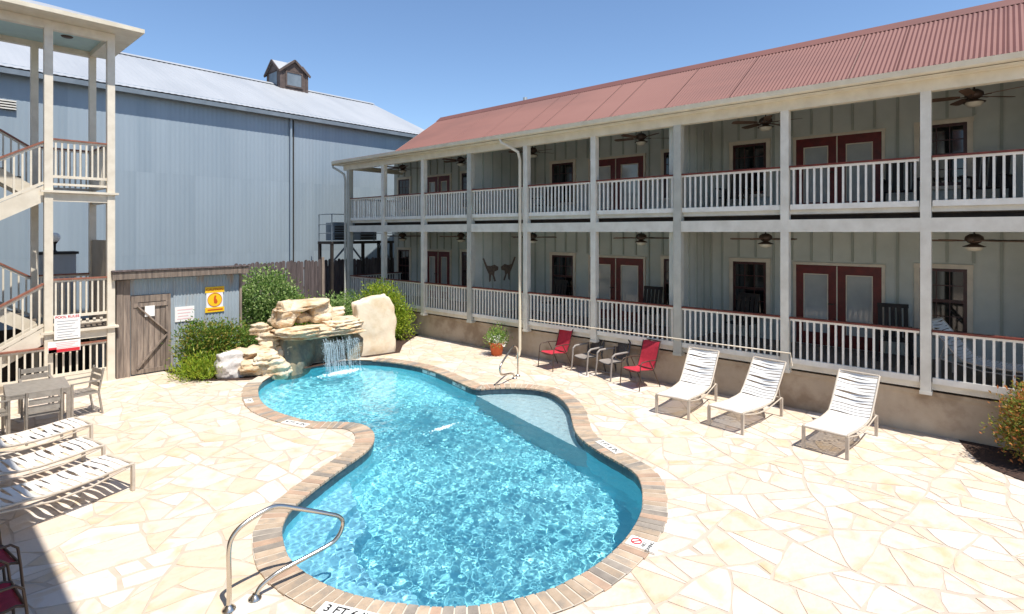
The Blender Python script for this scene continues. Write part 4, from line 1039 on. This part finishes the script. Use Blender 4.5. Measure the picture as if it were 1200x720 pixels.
# ------------------------------------------------------------ plants
def foliage(blobs, n, size, seed, up=.35, narrow=.45, droop=0.):
    rr = random.Random(seed); mb = MB(); tot = sum(b[3] * b[4] * b[5] for b in blobs)
    cl = []
    for b in blobs:
        k = max(6, int(n / 14 * b[3] * b[4] * b[5] / tot))
        for _ in range(k):
            v = Vector((rr.gauss(0, 1), rr.gauss(0, 1), rr.gauss(0, 1))).normalized(); q = rr.uniform(.45, 1.02) ** .7
            q *= 1 + .22 * noise.noise(v * 2.3 + Vector((seed, b[0], b[1])))
            p = Vector((b[0] + v.x * b[3] * q, b[1] + v.y * b[4] * q, b[2] + v.z * b[5] * q))
            if p.z > .03: cl.append((p, v))
    for p, v in cl:
        for _ in range(14):
            c = p + Vector((rr.gauss(0, 1), rr.gauss(0, 1), rr.gauss(0, .8))) * size * 1.3
            if c.z < .03: continue
            d = (v * rr.uniform(.2, 1) + Vector((rr.gauss(0, .6), rr.gauss(0, .6), rr.gauss(0, .5) + up))).normalized()
            s_ = d.cross(Vector((rr.gauss(0, 1), rr.gauss(0, 1), rr.gauss(0, 1)))).normalized(); L_ = size * rr.uniform(.7, 1.25); w_ = L_ * narrow
            nn = s_.cross(d); tip = c + d * L_ - Vector((0, 0, droop * L_))
            mb.add([c, c + d * L_ * .5 + s_ * w_ * .5 + nn * .1 * L_, tip, c + d * L_ * .5 - s_ * w_ * .5 + nn * .1 * L_], [(0, 1, 2), (0, 2, 3)])
    return mb
def bush(name, label, cat, loc, blobs, n, size, seed, m, stems=5, group=None, **k):
    t = thing(name, label, cat, loc, 0, group); obj('foliage', foliage(blobs, n, size, seed, **k), M[m], t, local=True)
    rr = random.Random(seed); st = MB(); hb = max(b[2] for b in blobs)
    for _ in range(stems):
        b = rr.choice(blobs); e = Vector((b[0] + rr.uniform(-.4, .4) * b[3], b[1] + rr.uniform(-.4, .4) * b[4], b[2] + b[5] * .4)); s0_ = Vector((e.x * .25, e.y * .25, -.03))
        m_ = (s0_ + e) / 2 + Vector((rr.uniform(-.06, .06), rr.uniform(-.06, .06), .05)); st.tube([s0_, m_, e], [.018, .014, .007], 6)
    obj('stem', st, M['bark'], t, local=True); return t
bush('evergreen_shrub', 'big rounded glossy evergreen shrub between shed and waterfall', 'shrub', (7.45, 16.5, 0), [(0, 0, 1.55, .85, .8, .75), (-.25, -.1, .8, .65, .65, .7), (.5, -.1, 1.0, .6, .6, .7), (.2, 0, .5, .75, .6, .5)], 11000, .1, 5, 'leafdark', 9, narrow=.5)
bush('nandina_shrub', 'bushy nandina shrub with bronze tips under the caution sign', 'shrub', (5.42, 15.0, 0), [(-.2, 0, .8, .55, .45, .42), (.3, -.05, .75, .5, .42, .42), (0, -.05, .4, .62, .5, .38), (-.45, 0, .5, .3, .3, .4)], 9000, .085, 9, 'leafnandina', 12, narrow=.42)
bush('grass_clump', 'bright green strappy plant in front of the nandina shrub', 'plant', (5.0, 14.35, 0), [(0, 0, .16, .4, .28, .2), (-.25, .1, .12, .25, .22, .16)], 2600, .13, 12, 'leafyellow', 3, narrow=.2, up=.8)
bush('shrub', 'small variegated shrub below the evergreen by the rocks', 'shrub', (6.25, 14.9, 0), [(0, 0, .55, .35, .35, .4)], 1300, .07, 15, 'leafmid', 4)
G2 = 'shrubs planted behind the waterfall'
bush('shrub', 'bronze tipped shrub directly behind the waterfall top block', 'shrub', (8.15, 16.2, 0), [(0, 0, .85, .6, .5, .65), (.4, .2, .75, .5, .5, .6)], 3000, .08, 18, 'leafyellow', 6, G2)
bush('shrub', 'dark leafy shrub left of the upright slab', 'shrub', (9.3, 16.0, 0), [(0, 0, .8, .6, .5, .6), (.5, .1, .85, .5, .45, .55)], 3000, .1, 21, 'leafdark', 6, G2)
bush('shrub', 'low olive shrub between dark shrub and hotel porch', 'shrub', (10.35, 16.3, 0), [(0, 0, .75, .6, .6, .75)], 2200, .08, 24, 'leafmid', 5, G2)
bush('nandina_shrub', 'tall yellow green shrub behind the upright slab by the porch', 'shrub', (10.55, 14.95, 0), [(-.05, .1, 1.45, .48, .45, .42), (.2, -.05, 1.0, .5, .42, .55), (.5, -.2, .55, .42, .36, .5), (0, 0, .6, .55, .42, .5)], 9000, .085, 27, 'leafyellow', 9, narrow=.42)
bush('nandina_shrub', 'red tipped nandina shrub at the right edge by the stone base', 'shrub', (11.36, -.4, 0), [(0, 0, .75, .44, .42, .46), (-.1, .15, .5, .35, .35, .4), (.1, -.3, .55, .45, .45, .5)], 9000, .07, 30, 'leafred', 12, narrow=.4)
pot = thing('flower_pot', 'terracotta pot with leafy plant and white flowers against the stone base', 'plant pot', (11.45, 10.82, 0.012))
obj('pot', MB().lathe([(0, .01), (.15, .0), (.2, .3), (.225, .31), (.225, .36), (.19, .36), (.18, .3), (0, .29)]), M['terracotta'], pot, local=True)
obj('foliage', foliage([(0, 0, .52, .17, .17, .2), (.03, 0, .43, .22, .2, .08)], 1300, .075, 33, narrow=.34), M['leafmid'], pot, local=True)
obj('flower', foliage([(-.03, -.08, .42, .2, .18, .07)], 200, .05, 34, narrow=.8), M['petal'], pot, local=True)

# ------------------------------------------------------------ pool handrails
def make_rail():
    t = thing('pool_handrail', 'x', 'handrail', group='stainless steel pool handrails')
    def arc(P, k=6):
        Q = [Vector(p) for p in P]; out = []
        for i in range(len(Q) - 1):
            p0 = Q[max(0, i - 1)]; p1 = Q[i]; p2 = Q[i + 1]; p3 = Q[min(len(Q) - 1, i + 2)]
            for s in range(k):
                u = s / k; out.append(.5 * (2 * p1 + (p2 - p0) * u + (2 * p0 - 5 * p1 + 4 * p2 - p3) * u * u + (3 * p1 - p0 - 3 * p2 + p3) * u ** 3))
        return out + [Q[-1]]
    obj('rail_tube', MB().tube(arc([(0, 0, 0), (0, 0, .3), (0, 0, .56), (.04, 0, .67), (.14, 0, .74), (.32, 0, .79), (.45, 0, .79), (.62, -.03, .72), (.95, -.09, .56), (1.06, -.11, .49), (1.09, -.12, .41), (1.03, -.12, .3), (.9, -.1, .24), (.5, -.05, .175), (.36, -.03, .13), (.27, -.02, .08), (.225, -.02, .0)]), .022, 12), M['steel'], t, local=True)
    for x, y in ((0, 0), (.225, -.02)): obj('flange', MB().lathe([(.022, .045), (.03, .03), (.06, .008), (.062, 0)], (x, y, 0)), M['steel'], t, local=True)
    return t
hr = make_rail(); place(hr, True, (2.08, 5.37, .012), -.03, 'polished steel handrail at the near shallow end of the pool')
place(hr, False, (10.12, 8.86, .012), R(206), 'polished steel handrail at the far sun shelf of the pool')

# ------------------------------------------------------------ pool furniture
def strap_mesh(w, L, sag, seed, wave=.0):
    rr = random.Random(seed); n = 10; rows = []
    ph = rr.uniform(0, 6)
    for side in (-.5, .5):
        rows.append([(side * L + wave * math.sin(i / n * 6.283 + ph), -w / 2 + w * i / n, -sag * math.sin(math.pi * i / n)) for i in range(n + 1)])
    b = MB().sheet(rows); m2 = [(x, y, z - .006) for x, y, z in b.v]; b.add(m2, [tuple(reversed(f)) for f in b.f], True)
    me = bpy.data.meshes.new('strap'); me.from_pydata(b.v, [], b.f); me.polygons.foreach_set('use_smooth', b.smooth); me.materials.append(M['vinyl']); return me
def make_lounger(raised, seed):
    t = thing('sun_lounger', 'x', 'sun lounger', group='white strap sun loungers')
    W2 = .315; rr = random.Random(seed)
    seat = [(0, .355), (.12, .36), (.4, .335), (.75, .32), (1.0, .335), (1.16, .36)]
    if raised: back = [(1.16, .36), (1.28, .47), (1.45, .68), (1.62, .9), (1.69, .985)]
    else: back = [(1.16, .36), (1.4, .375), (1.7, .38), (1.92, .385)]
    fr = MB()
    for s in (-1, 1):
        fr.tube([(x, s * W2, z) for x, z in seat + back[1:]], .018, 8)
        fr.tube([(x, s * W2, z - .0) for x, z in ((.02, .34), (.5, .25), (.9, .24), (1.25, .3), (1.5, .345))], .013, 6)
    fr.tube([(0, -W2, .355), (0, W2, .355)], .018, 8); fr.tube([(back[-1][0], -W2, back[-1][1]), (back[-1][0], W2, back[-1][1])], .018, 8)
    fr.tube([(1.5, -W2, .345), (1.5, W2, .345)], .014, 6)
    if raised: fr.tube([(1.42, -W2 + .03, .64), (1.5, -W2 + .03, .345)], .01, 6); fr.tube([(1.42, W2 - .03, .64), (1.5, W2 - .03, .345)], .01, 6)
    obj('frame', fr, M['lframe'], t, local=True)
    for x in (.01, 1.5):
        for s in (-1, 1):
            obj('leg', MB().prism([(x - .02, 0), (x + .02, 0), (x + .018, .345), (x - .018, .345)], s * W2 - .024, s * W2 + .024, lambda a, b, h: (a, h, b)), M['lframe'], t, local=True, fix=True)
    def along(path, step, gap):
        P = [Vector((x, z)) for x, z in path]; out = []; d0 = step * .7; acc = 0
        for i in range(len(P) - 1):
            L = (P[i + 1] - P[i]).length; u = d0 - acc
            while u <= L:
                p = P[i].lerp(P[i + 1], u / L); a = P[i + 1] - P[i]; out.append((p, math.atan2(a.y, a.x))); d0 += step; u += step
            acc += L
        return out
    sm = [strap_mesh(2 * W2 - .01, .046, .016 + .01 * k, 40 + k, .01) for k in range(4)]
    tight = [strap_mesh(2 * W2 - .01, .043, .012, 60 + k, .003) for k in range(2)]
    loose = [strap_mesh(2 * W2 - .01, .074, .012 + .008 * k, 80 + k, .015) for k in range(4)]
    for path in (seat, back):
        for p, a in along(path, .058 if raised else .097, 0):
            o = bpy.data.objects.new('strap', rr.choice(sm if raised and path is back else tight if raised else loose)); COL.objects.link(o); o.parent = t
            o.location = (p.x, 0, p.y + .012); o.rotation_euler = (0, -a, 0)
    return t
L1 = make_lounger(True, 1)
place(L1, True, (9.85, 4.74, .012), R(3), 'raised white strap lounger nearest the red chairs')
place(L1, False, (9.8, 3.72, .012), R(-8), 'raised white strap lounger in the middle of three on the right')
place(L1, False, (9.78, 2.15, .012), R(-6), 'raised white strap lounger alone at the right, nearest the camera')
L2 = make_lounger(False, 2)
place(L2, True, (2.1, 9.12, .012), R(180 + 15), 'flat strap lounger on the left, nearest the camera, casting a striped shadow')
place(L2, False, (2.02, 10.2, .012), R(180 + 11), 'flat strap lounger in the middle of the left row')
place(L2, False, (2.12, 11.42, .012), R(180 + 10), 'flat strap lounger beside the dining table')
place(L1, False, (12.35, -.62, .905), R(75), 'white strap lounger stored on the lower porch at far right')

def make_sling(mt, leg):
    t = thing('sling_chair', 'x', 'chair')
    path = [(-.02, .40), (.04, .425), (.25, .40), (.42, .385), (.48, .42), (.55, .6), (.63, .85), (.67, .98), (.69, 1.0)]
    rows = [[(x, y, z - .025 * (1 - (y / .23) ** 2)) for y in (-.235, -.15, 0, .15, .235)] for x, z in path]
    b = MB().sheet(rows); b.add([(x, y, z - .008) for x, y, z in b.v], [tuple(reversed(f)) for f in b.f], True); obj('sling', b, M[mt], t, local=True)
    f = MB()
    for s in (-1, 1):
        f.tube([(x, s * .25, z) for x, z in path], .012, 6)
    f.tube([(.69, -.25, 1.0), (.69, .25, 1.0)], .012, 6); f.tube([(-.02, -.25, .4), (-.02, .25, .4)], .012, 6); f.tube([(.46, -.25, .4), (.46, .25, .4)], .012, 6)
    obj('frame', f, M[leg], t, local=True)
    for s in (-1, 1):
        obj('leg', MB().tube([(-.05, s * .29, 0), (-.02, s * .285, .38), (.0, s * .28, .56), (.05, s * .28, .61), (.3, s * .28, .62), (.56, s * .26, .6)], .012, 6), M[leg], t, local=True)
        obj('leg', MB().tube([(.28, s * .28, .62), (.4, s * .28, .42), (.62, s * .29, .0)], .012, 6), M[leg], t, local=True)
    return t
s1 = make_sling('sling', 'bronze'); g3 = 'red sling chairs against the stone base'; s1['group'] = g3
place(s1, True, (11.12, 8.75, .012), R(-12), 'left red sling chair with high back by the stone base')
place(s1, False, (11.02, 6.28, .012), R(-14), 'right red sling chair with high back by the stone base')
s2 = make_sling('slingdk', 'bronze'); s2['group'] = 'crimson sling chairs in the shade at the lower left'
place(s2, True, (.74, 7.12, .012), R(188), 'shaded crimson sling chair at the left edge, farther from the camera')
place(s2, False, (.7, 6.3, .012), R(184), 'shaded crimson sling chair at the lower left corner, nearest the camera')

def make_plastic():
    t = thing('plastic_armchair', 'x', 'chair', group='grey plastic armchairs by the stone base')
    rows = [[(x, y, .40 - .02 * math.cos(y / .22 * 1.57) + (.02 if i == 0 else 0) * -1) for y in (-.22, -.11, 0, .11, .22)] for i, x in enumerate((-.04, 0, .2, .42))]
    b = MB().sheet(rows); b.add([(x, y, z - .02) for x, y, z in b.v], [tuple(reversed(f)) for f in b.f], True); obj('seat', b, M['plasticlt'], t, local=True)
    fr = MB(); arch = [(.42 + .02, -.24, .4)]
    arch = [(.43, -.25, .4), (.49, -.275, .64), (.54, -.245, .84), (.565, -.13, .95), (.57, 0, .98), (.565, .13, .95), (.54, .245, .84), (.49, .275, .64), (.43, .25, .4)]
    fr.tube(arch, .02, 8)
    inner = [(.49, -.16, .56), (.525, -.13, .74), (.54, 0, .82), (.525, .13, .74), (.49, .16, .56)]; fr.tube(inner, .012, 6)
    obj('backrest', fr, M['plastic'], t, local=True)
    for k in range(9):
        a = -1 + k / 4; obj('back_slat', MB().bar((.44, a * .12, .4), (.555 - .03 * a * a, a * .235, .955 - .24 * a * a), .036, .012, (1, 0, 0)), M['plastic'], t, local=True)
    for s in (-1, 1):
        obj('armrest', MB().tube([(.47, s * .27, .62), (.3, s * .29, .62), (.05, s * .29, .61), (-.03, s * .285, .55)], [.022, .026, .026, .022], 8), M['plasticlt'], t, local=True)
        obj('leg', MB().tube([(-.03, s * .285, .56), (-.05, s * .28, .3), (-.08, s * .29, 0)], [.024, .022, .018], 8), M['plasticlt'], t, local=True)
        obj('leg', MB().tube([(.44, s * .25, .42), (.5, s * .27, .2), (.55, s * .28, 0)], [.024, .02, .017], 8), M['plastic'], t, local=True)
    return t
p1 = make_plastic()
place(p1, True, (11.42, 7.9, .012), R(-14), 'left charcoal plastic armchair with lattice fan back')
place(p1, False, (11.36, 7.16, .012), R(-20), 'right charcoal plastic armchair with lattice fan back')

tbl = thing('dining_table', 'grey slatted patio dining table in front of the stair tower', 'table', (1.74, 13.02, .012), R(-4))
for k in range(8): obj('slat', MB().box(-.38, -.5 + k * .1255, .695, .38, -.38 + k * .1255, .72), M['alu'], tbl, local=True)
fr = MB(); 
for s in (-1, 1): fr.box(s * .405 - .025, -.5, .66, s * .405 + .025, .5, .722); fr.box(-.38, s * .475 - .022, .64, .38, s * .475 + .022, .69)
obj('frame', fr, M['alu'], tbl, local=True)
for sx in (-1, 1):
    for sy in (-1, 1): obj('leg', MB().box(sx * .4 - .028, sy * .47 - .028, 0, sx * .4 + .028, sy * .47 + .028, .66), M['alu'], tbl, local=True)
def make_dchair():
    t = thing('patio_chair', 'x', 'chair', group='slatted grey dining chairs around the patio table')
    for k in range(4): obj('seat_slat', MB().box(-.2 + k * .105, -.2, .43, -.105 + k * .105, .2, .445), M['alu'], t, local=True)
    for k in range(3): obj('back_slat', MB().bar((.23 + k * .022, -.2, .56 + k * .115), (.23 + k * .022, .2, .56 + k * .115), .014, .09, (0, 0, 1)), M['alu'], t, local=True)
    for s in (-1, 1):
        obj('leg', MB().bar((-.2, s * .225, 0), (-.2, s * .225, .64), .035, .035, (1, 0, 0)), M['alu'], t, local=True)
        obj('leg', MB().tube([(.28, s * .225, 0), (.22, s * .225, .42), (.3, s * .225, .86)], .019, 6), M['alu'], t, local=True)
        obj('armrest', MB().bar((-.22, s * .225, .65), (.26, s * .225, .65), .045, .02), M['alu'], t, local=True)
        obj('side_rail', MB().bar((-.2, s * .225, .42), (.22, s * .225, .42), .03, .03), M['alu'], t, local=True)
    return t
d1 = make_dchair()
place(d1, True, (1.72, 12.22, .012), R(-95), 'slatted chair at the near side of the patio table, back to the camera')
place(d1, False, (2.4, 13.2, .012), R(8), 'slatted chair at the right end of the patio table')
place(d1, False, (1.85, 13.9, .012), R(88), 'slatted chair at the far side of the patio table by the tower')
place(d1, False, (1.1, 12.75, .012), R(184), 'slatted chair at the left end of the patio table')
